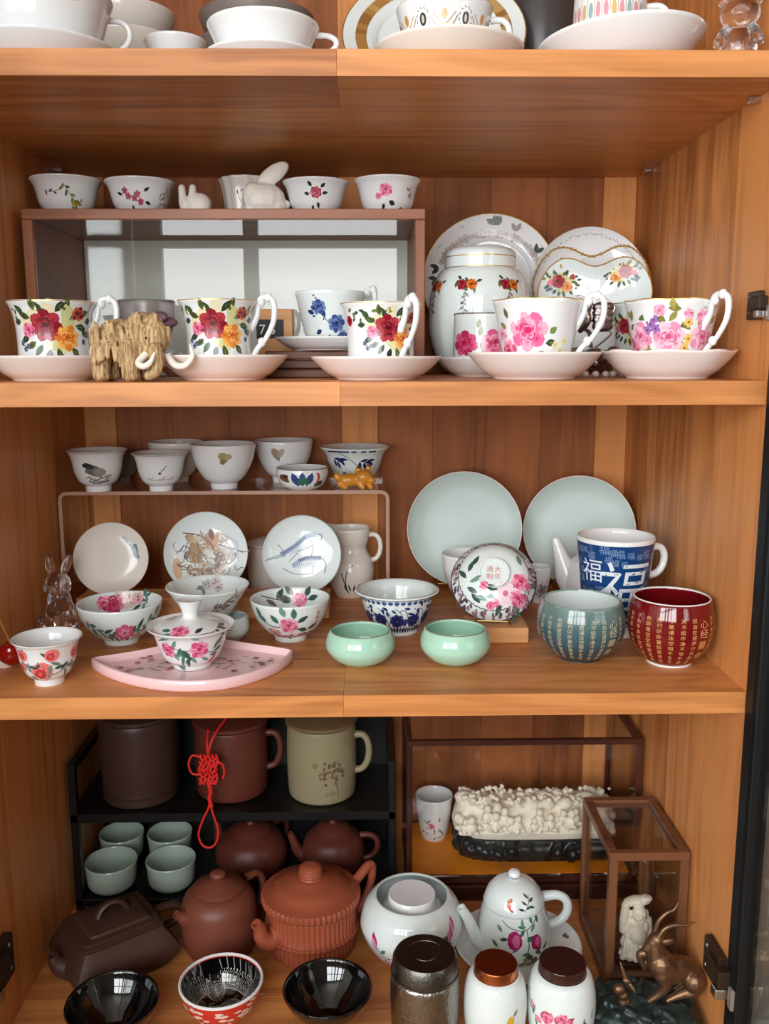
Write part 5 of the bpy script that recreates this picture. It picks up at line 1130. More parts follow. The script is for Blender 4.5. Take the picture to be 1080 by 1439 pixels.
# pink fan tray and gaiwan
zT = S3+.013
edge = [(129, 926), (150, 938), (185, 949), (230, 956), (275, 957), (320, 953), (360, 943), (392, 930), (411, 915), (402, 911), (370, 906), (330, 900), (292, 894), (272, 894), (250, 900), (200, 912), (160, 919), (134, 923)]
E_ = [atz(x, y, zT)[:2] for x, y in edge]; cxy = sum(np.array(p) for p in E_)/len(E_)
t = T('fan_tray', 'pale pink fan-shaped tray with tiny flowers under the lidded cup', 'tray', cxy[0], cxy[1], S3, 0)
E_ = cr([np.array(p)-cxy for p in E_], 4, True); n = len(E_)
def inset(d): return [p*(1-d/np.linalg.norm(p)) for p in E_]
rows = [([p*.9 for p in E_], 0), (inset(.002), 0), (E_, .002), (E_, .012), (inset(.001), .013), (inset(.003), .013), (inset(.005), .0045), ([p*.4 for p in E_], .004)]
V = []; Fc = []
for P, z in rows: V += [(p[0], p[1], z) for p in P]
for i in range(len(rows)-1):
    for j in range(n): j2 = (j+1) % n; Fc.append((i*n+j, i*n+j2, (i+1)*n+j2, (i+1)*n+j))
Fc.append(tuple(range(n))[::-1]); Fc.append(tuple((len(rows)-1)*n+j for j in range(n)))
mk('dish', V, Fc, plain('pink_tray_glaze', s(244, 206, 208), .2, coat=.3), t, ang=50)
D = Dec(lambda u, v: ((u, v, .0046), np.array([0, 0, 1.])), 6)
for i in range(90):
    x, y = D.r.uniform(-.12, .12), D.r.uniform(-.03, .028)
    if x*x/.0105+y*y/.0011 > 1: continue
    if i % 3: D.leaf(x, y, .008, .0022, D.r.uniform(-.4, .4)+PI*(i % 2), D.r.choice((s(96, 80, 84), s(130, 110, 100), s(150, 140, 100))), 1)
    else: D.blossom(x, y, .004, D.r.choice((s(190, 90, 110), s(150, 70, 90), s(206, 150, 110))), s(120, 60, 60))
D.build('painted_flowers', t)
zg = S3+.0046
def d_gai(D, R, H):
    D.line([(-.034, H*.75), (-.012, H*.62), (.006, H*.6), (.03, H*.5), (.042, H*.8)], .0009, s(90, 100, 90))
    D.rose(.009, H*.62, .0095, (s(196, 40, 96), s(222, 84, 130), s(244, 164, 190))); D.rose(-.031, H*.60, .008, (s(186, 36, 90), s(216, 84, 130), s(240, 150, 180)))
    for i in range(14): D.leaf(D.r.uniform(-.028, .0), H*D.r.uniform(.2, .75), .011, .004, D.r.uniform(0, 6), D.r.choice(TG), 1)
    for a, b, g in ((.012, .4, -.4), (.028, .55, 1.0), (.034, .66, 1.1), (.024, .42, .1), (.03, .5, .3)): D.leaf(a, H*b, .011, .0035, g, D.r.choice(TG), 1)
    D.leaf(.024, H*.2, .012, .004, .6, s(214, 70, 70)); D.leaf(.03, H*.3, .008, .003, .9, s(214, 90, 80))
t, X, Y, R, H = fbowl('gaiwan', 210, 331, 861, 943, zg, [(.44, 0), (.46, .08), (.48, .12), (.64, .26), (.76, .56), (.86, .86), (1, 1)], 'white', 'white lidded gaiwan cup with pink blossoms on the fan tray', 'tea bowl', rim='pinkc', dec=d_gai)
Ol = outer([(.90, 0), (.87, .05), (.68, .20), (.42, .31), (.26, .36), (.19, .42), (.18, .55), (.24, .80), (.30, 1.0)], R, (HT(270, 842, Y)-zg-H*.92), 5); z0 = H*.92
lid = mk('lid', *lathe([(0, z0+.004)]+[(r, z+z0) for r, z in Ol]+[(Ol[-1][0]*.8, Ol[-1][1]+z0-.002), (0, Ol[-1][1]+z0-.003)], 56), M['white'], t, ang=60)
sl = [(r, z) for r, z in Ol if z < Ol[-1][1]*.34]; rr_ = np.array([r for r, z in reversed(sl)]); zz_ = np.array([z+z0 for r, z in reversed(sl)])
def s_lid(u, v):
    r = math.hypot(u, v); z = np.interp(r, rr_, zz_); dz = (np.interp(r+.001, rr_, zz_)-np.interp(r-.001, rr_, zz_))/.002
    n = np.array([-dz*u/(r+1e-9), -dz*v/(r+1e-9), 1.]); return (u, v, z), n/np.linalg.norm(n)
D = Dec(s_lid, 8); D.k = 1.2; D.rose(-.012, -.032, .009, PNK); D.line([(-.024, -.040), (.0, -.042), (.022, -.034), (.032, -.020)], .0009, s(110, 110, 100))
for a, b, g in ((-.02, -.034, 2.8), (-.024, -.038, 3.4), (-.026, -.032, 3.9), (-.022, -.028, 2.4), (.004, -.038, .8), (.028, -.022, .4), (.030, -.018, 1.0), (.026, -.028, -.2), (.034, -.02, 0), (-.002, -.042, -.6)): D.leaf(a, b, .011, .0045, g, D.r.choice(TG if a < 0 else (INK, INK2)), 1)
D.build('painted_lid_flowers', lid)
# ================================================================== BOTTOM SHELF
# black two-tier rack
KY = .30; kx0, kx1 = -HW+.006, aty(556, 1200, KY)[0]; zt1 = HT(320, 1143, KY)-S4; zg1 = HT(548, 1070, KY)-S4; kd = .16
rk = T('tiered_rack', 'black two-tier rack holding clay mugs above and grey cups below', 'rack', (kx0+kx1)/2, KY, S4, 0); w = (kx1-kx0)/2
zl1 = .018
mk('lower_tray', *box(-w, w, 0, kd, zl1-.012, zl1, .0012), M['rackblk'], rk, smooth=False)
mk('upper_tray', *box(-w, w, 0, kd, zt1-.013, zt1, .0012), M['rackblk'], rk, smooth=False)
for sx in (-1, 1):
    x0, x1 = sorted((sx*w, sx*(w-.011)))
    for y0 in (0, kd-.011): mk('post', *box(x0, x1, y0, y0+.011, 0, zg1, .001), M['rackblk'], rk, smooth=False)
    mk('side_rail', *box(x0, x1, .0115, kd-.0115, zg1-.012, zg1, .001), M['rackblk'], rk, smooth=False)
mk('back_panel', *box(-w+.011, w-.011, kd-.004, kd, .02, zg1, 0), M['rackblk'], rk, smooth=False)
zt2 = S4+zt1; zl2 = S4+zl1
def mug(x0, x1, yb, label, mat, prof, H, lidmat=None, hand=True, dec=None, dn='painted_picture', nm='clay_mug', rib=None):
    X, Y, R = FB(x0, x1, yb, zt2, .9); t = T(nm, label, 'mug', X, Y, zt2)
    O = pot(t, prof, R, H, mat, 52)
    if lidmat:
        mk('lid', *lathe([(0, H+.0003), (R*.9, H+.0003), (R*1.04, H+.003), (R*1.04, H+.008), (R*.7, H+.014), (R*.2, H+.017), (R*.16, H+.020), (R*.2, H+.027), (0, H+.029)], 44), M[lidmat], t, ang=35)
    if hand: loop(t, R*.96, H*.84, R*.96, H*.34, .022, .0050, mat, -.2, 1.)
    if dec: D = Dec(s_out(O, R), 3); dec(D, R, H); D.build(dn, t)
    return t, X, Y, R
P_MUG = [(.86, 0), (.93, .02), (.97, .08), (1, .4), (1, .7), (.98, .96), (.96, 1)]
def d_tree(D, R, H):
    b = s(112, 96, 66)
    for i in range(42): D.blob(.012+D.r.uniform(-.016, .022), H*D.r.uniform(.30, .62), .0030, .0020, D.r.uniform(0, 3), D.r.choice((b, s(130, 116, 84), s(96, 84, 60))), 1, 6)
    D.line([(.024, H*.12), (.022, H*.3), (.012, H*.5)], .0016, b); D.char('春', -.010, H*.58, .010, b); D.char('山', .008, H*.18, .009, b); D.char('水', .016, H*.18, .009, b)
mug(147, 254, 1137, 'tall dark brown clay canister on the rack', 'clayblk', [(.90, 0), (.96, .02), (.96, .10), (.98, .13), (.98, .15), (.96, .17), (1, .5), (1, .9), (.97, 1)], .125, 'clayblk', False, nm='clay_canister')
tm, mx_, my_, mr_ = mug(277, 378, 1130, 'reddish clay mug with handle behind the red cord knot', 'claymug', P_MUG, .108, 'claymug')
mug(405, 501, 1133, 'beige glazed mug printed with a small brown tree', 'beige', P_MUG, .112, 'beigelid', True, d_tree, 'tree_print', 'beige_mug')
# red cord knot hanging from the lid of the reddish mug
Yn = KY-.006; N0 = aty(292, 1112, Yn); kn = T('cord_knot', 'red braided cord knot hanging in front of the reddish mug', 'cord knot', N0[0], Yn, N0[2], 0)
def Q(px, py, dy=0.): p = aty(px, py, Yn); return (p[0]-N0[0], dy, p[2]-N0[2])
rc = .0016
mk('upper_strand', *tube([Q(289, 1034, .02), Q(290, 1046, .004), Q(292, 1060)], rc, 8), M['redcord'], kn)
mk('upper_strand', *tube([Q(312, 1022, .03), Q(301, 1034, .006), Q(295, 1048), Q(292, 1060)], rc, 8), M['redcord'], kn)
mk('hanging_loop', *tube([Q(295, 1100), Q(296, 1130), Q(300, 1146), Q(306, 1165), Q(304, 1183), Q(295, 1191), Q(284, 1187), Q(279, 1172), Q(285, 1152), Q(293, 1135), Q(295, 1118), Q(294, 1100)], rc, 8), M['redcord'], kn)
mk('side_loop', *tube([Q(281, 1064), Q(270, 1062), Q(265, 1074), Q(270, 1087), Q(282, 1088)], rc, 8), M['redcord'], kn)
mk('side_loop', *tube([Q(303, 1070), Q(312, 1074), Q(315, 1085), Q(313, 1094)], rc, 8), M['redcord'], kn)
kp = []
for i in range(5):
    y0 = 1062+i*8; kp.append(tube([Q(280, y0), Q(286, y0+5, -.003), Q(292, y0+1, .001), Q(298, y0+6, -.003), Q(305, y0+2)], rc*1.1, 6))
for i in range(5):
    x0 = 281+i*5.5; kp.append(tube([Q(x0, 1060), Q(x0+3, 1070, .001), Q(x0-1, 1080, -.003), Q(x0+2, 1090, .001), Q(x0, 1102, -.001)], rc*1.1, 6))
mk('woven_knot', *combine(kp), M['redcord'], kn)
mk('braid', *tube([Q(293, 1100), Q(296, 1112, -.001), Q(294, 1122, .001), Q(297, 1134)], rc*1.9, 8), M['redcord'], kn)
# grey celadon cups on the lower tray
P_GC = [(.68, 0), (.76, .04), (.90, .20), (.94, .5), (.97, .8), (1, 1)]
for a, b, yt, yb, Yq, lb in ((139, 204, 1158, 0, .417, 'grey celadon cup at the back beside the rack post'), (206, 272, 1157, 0, .417, 'grey celadon cup at the back near the dark red pots'),
                         (122, 195, 1186, 1253, None, 'grey celadon cup above the square dark teapot lid'), (207, 277, 1184, 1250, None, 'grey celadon cup above the square teapot handle')):
    if Yq is None: X, Y, R = FB(a, b, yb, zl2, .62)
    else: Y = Yq; X, R = FY(a, b, 1180, Y); R *= .96
    if Yq is None: Y -= .008; X, R = FY(a, b, yb, Y)
    t = T('celadon_cup', lb, 'cup', X, Y, zl2); H = .041; body(t, P_GC, R, H, 'celgrey', .0026, .007, 44)
# clay pots on the lower tray
def claypot(root, R, H, mat, prof, knob=True, lidr=.55, n=56, mod=None):
    O = pot(root, prof, R, H, mat, n, mod=mod)
    return O
P_POT = [(.62, 0), (.68, .02), (.90, .16), (1, .38), (.98, .58), (.84, .80), (.60, .93), (.56, .95)]
def claytea(x0, x1, Y, label, mat, R=None, H=.07, sa=PI, ha=0., spl=1., group=None):
    X, R = FY(x0, x1, 1200, Y); t = T('clay_teapot', label, 'teapot', X, Y, zl2, 0)
    pot(t, P_POT, R, H, mat); mk('lid', *lathe([(0, H*.952), (R*.56, H*.952), (R*.57, H*.985), (R*.45, H*1.06), (R*.12, H*1.12), (R*.10, H*1.16), (R*.17, H*1.24), (R*.10, H*1.32), (0, H*1.33)], 44), M[mat], t, ang=45)
    spout(t, [(R*.85, H*.35), (R*1.1, H*.48), (R*1.25*spl, H*.72), (R*1.36*spl, H*.92)], [.012, .009, .0065, .005], mat, sa)
    loop(t, R*.86, H*.80, R*.88, H*.25, R*.55, .0045, mat, ha)
claytea(303, 404, .375, 'round red-brown teapot on the lower tray left of its twin', 'claymug', sa=PI-.5, spl=.9, ha=.9)
claytea(424, 512, .375, 'round red-brown teapot on the lower tray by the rack post', 'claymug', sa=PI+.1, ha=0)
# ---------------- front teapots
# square dark teapot
zq = S4; c0 = atz(163, 1350, zq); t = T('square_teapot', 'dark brown square clay teapot with arched lid knob', 'teapot', c0[0], c0[1]-.004, zq, math.radians(36))
a_ = .071; hq = .062
def sq(rx, ry, z, n=64, p=14.):
    out = []
    for i in range(n):
        th = 2*PI*i/n; c, s_ = math.cos(th), math.sin(th); q = (abs(c)**p+abs(s_)**p)**(-1/p); out.append((rx*q*c, ry*q*s_, z))
    return out
def loft(rows):
    n = len(rows[0]); V = [v for r in rows for v in r]; Fc = []
    for i in range(len(rows)-1):
        for j in range(n): k = (j+1) % n; Fc.append((i*n+j, i*n+k, (i+1)*n+k, (i+1)*n+j))
    Fc.append(tuple(range(n))[::-1]); Fc.append(tuple((len(rows)-1)*n+j for j in range(n))); return V, Fc
mk('body', *loft([sq(a_*f, a_*.84*f, z*hq) for f, z in ((.74, 0), (.80, .02), (.94, .22), (1.0, .40), (1.0, .46), (.95, .58), (.82, .82), (.76, .92), (.76, .95))]), M['claydark'], t, ang=24)
lid = mk('lid', *loft([sq(a_*f, a_*.80*f, z*hq) for f, z in ((.74, .955), (.78, .96), (.78, 1.0), (.71, 1.02), (.71, 1.08), (.58, 1.10), (.55, 1.15), (.3, 1.20))]), M['claydark'], t, ang=24)
mk('knob', *tube([(-.020, 0, hq*1.19), (-.013, 0, hq*1.36), (0, 0, hq*1.44), (.013, 0, hq*1.36), (.020, 0, hq*1.19)], [.0042, .0036, .0034, .0036, .0042], 10, 1.3), M['claydark'], lid)
spout(t, [(-a_*.80, hq*.36), (-a_*.98, hq*.46), (-a_*1.08, hq*.60), (-a_*1.13, hq*.74)], [.020, .015, .0095, .0065], 'claydark')
loop(t, a_*.80, hq*.86, a_*.94, hq*.40, .036, .0052, 'claydark', 0, 1.2)
# tall round teapot
X, Y, R = FB(258, 364, 1356, S4, .80); t = T('round_teapot', 'tall purple-brown clay teapot with small ball knob', 'teapot', X, Y, S4, 0); H = HT(310, 1228, Y)-S4; hb = H*.80
pot(t, [(.82, 0), (.88, .02), (.97, .16), (1, .42), (.99, .66), (.93, .84), (.80, .95), (.68, 1)], R, hb, 'claymid')
lid = mk('lid', *lathe([(0, hb+.0003), (R*.66, hb+.0003), (R*.68, hb+.003), (R*.62, hb+.006), (R*.44, hb+.009), (R*.40, hb+.011), (R*.2, hb+.014), (R*.1, hb+.016)]+[(R*(.1+.11*math.sin(q)), hb+.021-.005*math.cos(q)) for q in (.6, 1.2, 1.8, 2.4)]+[(0, hb+.0265)], 48), M['claymid'], t, ang=45)
spout(t, [(R*.84, hb*.66), (R*1.0, hb*.74), (R*1.12, hb*.80), (R*1.2, hb*.84)], [.013, .010, .0066, .0052], 'claymid', PI+.62)
loop(t, R*.90, hb*.96, R*.94, hb*.34, .026, .0048, 'claymid', .75, 1.2)
# ribbed red teapot
X, Y, R = FB(374, 504, 1362, S4, .88); Y -= .004; t = T('ribbed_teapot', 'red clay teapot with ribbed sides and ringed knob', 'teapot', X, Y, S4, 0); hb = .074
rib = lambda th, r, z: (r*(1+.016*math.cos(56*th)) if .06*hb < z < .90*hb else r, z)
pot(t, [(.86, 0), (.90, .03), (.92, .08), (.94, .36), (1.0, .40), (1.0, .46), (.95, .50), (.95, .86), (.97, .90), (.94, .93)], R, hb, 'clayred', 224, mod=rib, k=3, ang=60)
lr = lambda th, r, z: (r*(1+.016*math.cos(56*th)) if r > R*.97 else r, z)
lid = mk('lid', *lathe([(0, hb*.935), (R*1.0, hb*.935), (R*1.03, hb*.96), (R*1.04, hb*1.06), (R*1.02, hb*1.11), (R*.92, hb*1.14), (R*.80, hb*1.17), (R*.74, hb*1.24), (R*.55, hb*1.31), (R*.40, hb*1.34), (R*.36, hb*1.37), (R*.26, hb*1.38), (R*.245, hb*1.41), (R*.26, hb*1.44), (R*.245, hb*1.47), (R*.25, hb*1.50), (R*.23, hb*1.53), (R*.235, hb*1.56), (R*.20, hb*1.60), (R*.1, hb*1.62), (0, hb*1.625)], 224, lr), M['clayred'], t, ang=40)
rel = []
for i in range(26):
    a = 2*PI*i/26+rnd.uniform(-.08, .08); q = R*rnd.uniform(.58, .72); rel.append(ellips((q*math.cos(a), q*math.sin(a), hb*1.27-(q/R-.6)*.02), (.0034, .0022, .0012), (0, 0, a), 8, 4))
mk('lid_relief', *combine(rel), M['clayred'], lid)
spout(t, [(R*.88, hb*.52), (R*1.08, hb*.50), (R*1.22, hb*.62), (R*1.27, hb*.80), (R*1.36, hb*.92)], [.017, .015, .011, .0085, .007], 'clayred', PI+.66)
mk('handle', *combine([tube([(R*.80, .02, hb*.95), (R*1.02, .032, hb*1.10), (R*1.22, .044, hb*1.22), (R*1.30, .048, hb*1.14), (R*1.26, .048, hb*.8), (R*1.06, .038, hb*.45), (R*.88, .03, hb*.35)], [.008, .0068, .0066, .0062, .0055, .0055, .006], 12, k=6)]), M['clayred'], t)
# black bowls, dragon bowl
def rimbowl(nm, x0, x1, yc, H, label, mat, prof=P_BOWL, th=.0026, rim=None, dec=None, din=None, dn='painted', dni='painted', seed=3, zf=None):
    z = S4+H; p = atz((x0+x1)/2, yc, z); X, Y = p[0], p[1]; R = (aty(x1, yc, Y)[0]-aty(x0, yc, Y)[0])/2
    t = T(nm, label, 'bowl', X, Y, S4); O, I = body(t, prof, R, H, mat, th, zf, 64)
    if rim: rimring(t, R-.0011, H+.0004, rim, .0019)
    if dec: D = Dec(s_out(O, R*.85), seed); dec(D, R, H); D.build(dn, t)
    if din: din(t, I, R, H)
    return t
P_TEN = [(.34, 0), (.36, .10), (.40, .14), (.66, .38), (.88, .70), (1, 1)]
t = rimbowl('black_bowl', 92, 223, 1407, .050, 'black glossy tea bowl in front of the square teapot', 'tenmoku', P_TEN, .003)
def silver_lines(t, I, R, H):
    S = s_in(I, R); D = Dec(S, 4)
    for i in range(13): a = -.02+i*.0033; D.line([(a*.6, H*.34), (a*1.1, H*.30+D.r.uniform(0, .006))], .0005, s(190, 150, 130), 1, 1)
t = rimbowl('black_bowl', 397, 523, 1388, .050, 'black glossy tea bowl in front of the ribbed teapot', 'tenmoku', P_TEN, .003)
def i_dragon(t, I, R, H):
    zs, rs = mono(sorted([(float(r), float(z)) for r, z in I], key=lambda p: p[1]))
    def S(u, v):     # plan view coordinates on the inner wall
        r = math.hypot(u, v); z = np.interp(r, rs, zs); dz = (np.interp(r+.001, rs, zs)-np.interp(r-.001, rs, zs))/.002
        n = np.array([-dz*u/(r+1e-9), -dz*v/(r+1e-9), 1.]); return (u, v, z), n/np.linalg.norm(n)
    band(t, None, 0, H, 'tenmoku', 'black_inside', .00025, 64, True, I)
    D = Dec(S, 6); C = s(206, 204, 198); C2 = s(160, 158, 152)
    P = cr([(-.75, -.45), (-.62, -.1), (-.70, .25), (-.42, .62), (-.1, .52), (.05, .75), (.42, .62), (.66, .30), (.45, .10), (.20, .28), (-.05, .12), (-.35, .15), (-.45, -.15)], 9)
    for i in range(len(P)-1):
        p, q = P[i]*R, P[i+1]*R; d = q-p; d = d/(np.linalg.norm(d)+1e-9); nn = np.array([-d[1], d[0]])
        for off in (-.0058, .0058): D.line([p+nn*off, q+nn*off], .0007, C, 1, 1)
        for off in (-.0035, 0, .0035):
            b = p+nn*off; D.line([b-nn*.0018, b+d*.0018, b+nn*.0018], .0005, C, 1, 1)
        if i % 3 == 0: D.line([p+nn*.006, p+nn*.0095-d*.003], .0008, C2, 1, 1)
    for i in range(120): D.scrib(R*D.r.uniform(-.8, .8), R*D.r.uniform(-.8, .8), .013, .013, 1, D.r.choice((C, C2)), .0006, 1)
    for cx, cy, r in ((-.1, -.45, .011), (.12, -.12, .008), (-.35, -.55, .006), (.35, -.45, .008)):
        for k in range(3): D.line([(cx*R+r*f*math.cos(a), cy*R+r*f*math.sin(a)) for a, f in ((k*2, .4), (k*2+.8, .7), (k*2+1.6, 1), (k*2+2.4, .9), (k*2+3.2, .6))], .0008, C, 1, 3)
    for k in range(9): a = -1.2+k*.2; D.line([(.05*R, -.5*R), (.05*R+.3*R*math.cos(a), -.5*R+.3*R*math.sin(a))], .0008, C, 1, 1)
    o = D.build('silver_dragon', t)
M['redbowl'] = plain('vermilion_glaze', s(206, 52, 44), .15, coat=.3)
def d_dragonout(D, R, H):
    for i in range(30): D.blob(D.r.uniform(-.05, .05), H*D.r.uniform(.45, .92), .0045, .0022, D.r.uniform(-.4, .4), s(238, 214, 196), 1, 8, .25)
rimbowl('dragon_bowl', 252, 369, 1378, .052, 'red bowl with a silver dragon drawn on its black inside', 'redbowl', P_BOWL, .0024, 'white', d_dragonout, i_dragon, 'pale_clouds')
# white jar with inner lid
X, Y, R = FB(507, 649, 1362, S4, .52); t = T('white_jar', 'round white jar with magnolia buds and an inner white lid', 'jar', X, Y, S4); H = HT(577, 1226, Y+R*.72)-S4
O, I = body(t, [(.52, 0), (.56, .02), (.82, .18), (.98, .45), (1, .60), (.92, .82), (.78, .96), (.72, 1)], R, H, 'cool', .0034, .008, 64)
mk('inner_lid', *lathe([(0, H*.76), (R*.60, H*.76), (R*.58, H*.80), (R*.52, H*.84), (R*.46, H*.90), (R*.46, H*1.0), (R*.445, H*1.012), (R*.41, H*1.008), (0, H*1.008)], 52), M['white'], t, ang=50)
def bud(D, u, b, g): D.leaf(u, H*b, .022, .010, g, s(186, 40, 110), 2, s(226, 130, 176)); D.leaf(u+.002, H*b, .018, .005, g+.3, s(226, 150, 190), 3)
D = Dec(s_out(O, R), 3); bud(D, -.050, .46, 1.9); D.line([(-.058, H*.6), (-.042, H*.35), (-.022, H*.24), (-.006, H*.26)], .0016, s(70, 70, 60))
for a, b, g in ((-.044, .4, .8), (-.036, .34, -.4), (-.030, .28, 1.0), (-.048, .44, 2.4), (-.018, .25, .5), (-.04, .3, -1.4)): D.leaf(a, H*b, .012, .0055, g, D.r.choice(TG), 1)
for a, b in ((-.026, .3), (-.014, .24), (-.034, .26)): D.blossom(a, H*b, .007, s(230, 206, 216), s(170, 90, 120))
D.build('painted_magnolia', t)
D = Dec(s_out(O, R), 3); bud(D, .060, .66, 1.2); bud(D, .050, .58, .9); D.line([(.066, H*.75), (.050, H*.5), (.046, H*.35)], .0014, s(70, 70, 60))
for a, b, g in ((.054, .6, 2.4), (.048, .5, .4), (.050, .42, -.8), (.05, .56, 2.8)): D.leaf(a, H*b, .012, .0055, g, D.r.choice(TG), 1)
D.build('painted_magnolia', t)
# white teapot on a plate
pc = atz(727, 1326, S4+.012); Rp = (aty(815, 1326, pc[1])[0]-aty(640, 1326, pc[1])[0])/2
t = T('tea_plate', 'white plate under the white peach teapot', 'plate', pc[0], pc[1], S4); O, I = body(t, [(.55, 0), (.57, .2), (.7, .35), (.88, .7), (1, 1)], Rp, .014, 'white', .0028, .005, 60)
D = Dec(s_disc([(0, .0050), (Rp*.5, .0052), (Rp*.7, .0078), (Rp*.88, .0125), (Rp*1.0, .0168)]), 3)
for a, b in ((-.72, .0), (-.6, -.35), (-.75, .25), (.72, .3)): D.leaf(a*Rp, b*Rp, .010, .006, 1.0, s(96, 104, 96)); D.blob(a*Rp+.006, b*Rp, .003, c=s(80, 70, 76))
D.build('painted_sprigs', t)
X, R = FY(668, 772, 1330, pc[1]); t = T('peach_teapot', 'white porcelain teapot with pink peaches and looped handle', 'teapot', X, pc[1], S4+.0054, 0); H = HT(716, 1222, pc[1])-S4-.0054
hb = H*.60
O = pot(t, [(.80, 0), (.84, .02), (.97, .16), (1, .32), (.94, .62), (.84, .90), (.80, 1.0)], R, hb, 'cool', 56)
lp = [(0, hb+.0003), (R*.80, hb+.0003), (R*.82, hb+.002), (R*.79, hb+.006), (R*.70, hb+(H-hb)*.40), (R*.52, hb+(H-hb)*.62), (R*.28, hb+(H-hb)*.74), (R*.12, hb+(H-hb)*.77)]
lid = mk('lid', *lathe(lp, 52), M['cool'], t, ang=60); mk('knob', *ellips((0, 0, hb+(H-hb)*.88), (R*.17, R*.17, (H-hb)*.13), n=20, m=12), M['white'], lid)
spout(t, [(R*.80, hb*.22), (R*1.08, hb*.42), (R*1.28, hb*.78), (R*1.5, hb*1.06)], [.012, .0095, .0072, .0062], 'cool', PI+.25)
loop(t, R*.80, hb*1.04, R*.90, hb*.42, .034, .0062, 'cool', .15)
D = Dec(s_out(O, R), 3)
D.k = 1.25
def peach2(x, y, r): D.blob(x, y, r, r*1.15, .1, s(176, 36, 104), 2, 11, .04, s(226, 140, 180)); D.blob(x+r*.3, y, r*.45, r*.8, 0, s(214, 110, 160), 3)
peach2(-.006, hb*.62, .0085); peach2(.026, hb*.55, .007)
D.line([(-.026, hb*.95), (-.014, hb*.85), (.01, hb*.8), (.03, hb*.95)], .001, s(70, 76, 64)); D.line([(.006, hb*.2), (.014, hb*.5), (.012, hb*.8)], .0013, s(70, 70, 60))
for i in range(26): D.leaf(D.r.uniform(-.03, .036), hb*D.r.uniform(.12, .9), .010, .0042, D.r.uniform(0, 6), D.r.choice((*TG, s(60, 140, 90))), 1)
for i in range(8): D.blob(.012+D.r.uniform(-.008, .01), hb*D.r.uniform(.08, .3), .004, .003, 0, D.r.choice((s(90, 84, 60), s(150, 140, 80), s(60, 66, 54))), 1)
D.build('painted_peaches', t)
lr_ = np.array([q[0] for q in reversed(lp[3:])]); lz_ = np.array([q[1] for q in reversed(lp[3:])])
zsl = np.array([q[1] for q in lp[3:]]); rsl = np.array([q[0] for q in lp[3:]])
D = Dec(s_out(list(zip(rsl, zsl)), R*.7), 3); zz0 = hb+(H-hb)*.35
D.blob(-.012, zz0, .003, .0055, .3, s(216, 120, 70), 2); D.leaf(-.012, zz0-.004, .008, .003, -.5, s(206, 90, 60)); D.blob(-.010, zz0+.005, .0022, c=s(216, 120, 80))
D.line([(.008, zz0-.008), (.014, zz0+.002), (.018, zz0+.010)], .0009, INK)
for a, b, g in ((.010, -.005, .4), (.012, 0, 2.6), (.015, .003, .3), (.016, .006, 2.4), (.008, -.006, 2.8), (.014, -.002, -.4)): D.leaf(a, zz0+b, .009, .003, g, D.r.choice((INK, TG[2])))
D.build('painted_butterfly', lid)
# pewter jar and tea caddies
def tall(nm, x0, x1, ytopc, H, label, cat, bodyf):
    z = S4+H; p = atz((x0+x1)/2, ytopc, z); X, Y = p[0], p[1]; R = (aty(x1, ytopc, Y)[0]-aty(x0, ytopc, Y)[0])/2
    t = T(nm, label, cat, X, Y, S4); bodyf(t, R, H); return t
def f_pew(t, R, H):
    pot(t, [(.86, 0), (.92, .02), (.98, .3), (1, .55), (.98, .76), (.90, .80)], R, H, 'pewter', 56)
    mk('lid', *lathe([(0, H*.805), (R*.93, H*.805), (R*.985, H*.81), (R*.985, H*.83), (R*.96, H*.835), (R*.93, H*.95), (R*.86, H*.99), (R*.55, H*.995), (R*.54, H*.99), (R*.36, H*.99), (R*.35, H*.995), (0, H*.995)], 64), M['pewtertop'], t, ang=30)
tall('pewter_jar', 548, 646, 1338, .118, 'hammered pewter tea jar with a flat lid', 'jar', f_pew)
def f_cad(lidm, dec):
    def f(t, R, H):
        O = pot(t, [(.70, 0), (.76, .02), (.92, .2), (1, .48), (.97, .70), (.86, .84), (.72, .885)], R, H, 'cool', 56)
        mk('lid', *lathe([(0, H*.87), (R*.70, H*.87), (R*.70, H*.89), (R*.68, H*.895), (R*.68, H*.985), (R*.66, H*1.0), (0, H*1.0)], 52), M[lidm], t, ang=30)
        D = Dec(s_out(O, R), 3); dec(D, R, H); D.build('painted_picture', t)
    return f
def d_gold(D, R, H):
    D.blob(.018, H*.52, .005, .0085, -.3, s(232, 176, 60), 2, 10, .05); D.leaf(.022, H*.58, .010, .004, .9, s(150, 140, 120)); D.line([(.004, H*.50), (.012, H*.48), (.018, H*.52)], .0007, INK3); D.line([(-.02, H*.46), (-.01, H*.48), (0, H*.45)], .0008, INK2)
    D.scrib(-.008, H*.3, .02, .012, 8, INK2, .0006)
def d_pk(D, R, H):
    for i in range(9): u = D.r.uniform(-.036, .02); D.leaf(u, H*D.r.uniform(.42, .60), .012, .006, D.r.uniform(.4, 2.6), D.r.choice((s(206, 70, 110), s(228, 130, 160), s(190, 60, 90))), 2, PNK[2])
    for a, b in ((.002, .58), (-.016, .54), (.010, .50)): D.rose(a, H*b, .007, PNK)
    for i in range(16): D.leaf(D.r.uniform(-.044, .044), H*D.r.uniform(.36, .52), .013, .0026, 1.57+D.r.uniform(-.5, .5), D.r.choice((*TG, INK2)), 1)
    D.line([(-.05, H*.72), (-.046, H*.62), (-.036, H*.54)], .0012, TG[2])
tall('tea_caddy', 652, 741, 1352, .108, 'white porcelain tea caddy with a copper lid', 'tea caddy', f_cad('copper', d_gold))
tall('tea_caddy', 742, 838, 1350, .108, 'white porcelain tea caddy with pink flowers and a dark brown lid', 'tea caddy', f_cad('brownlid', d_pk))
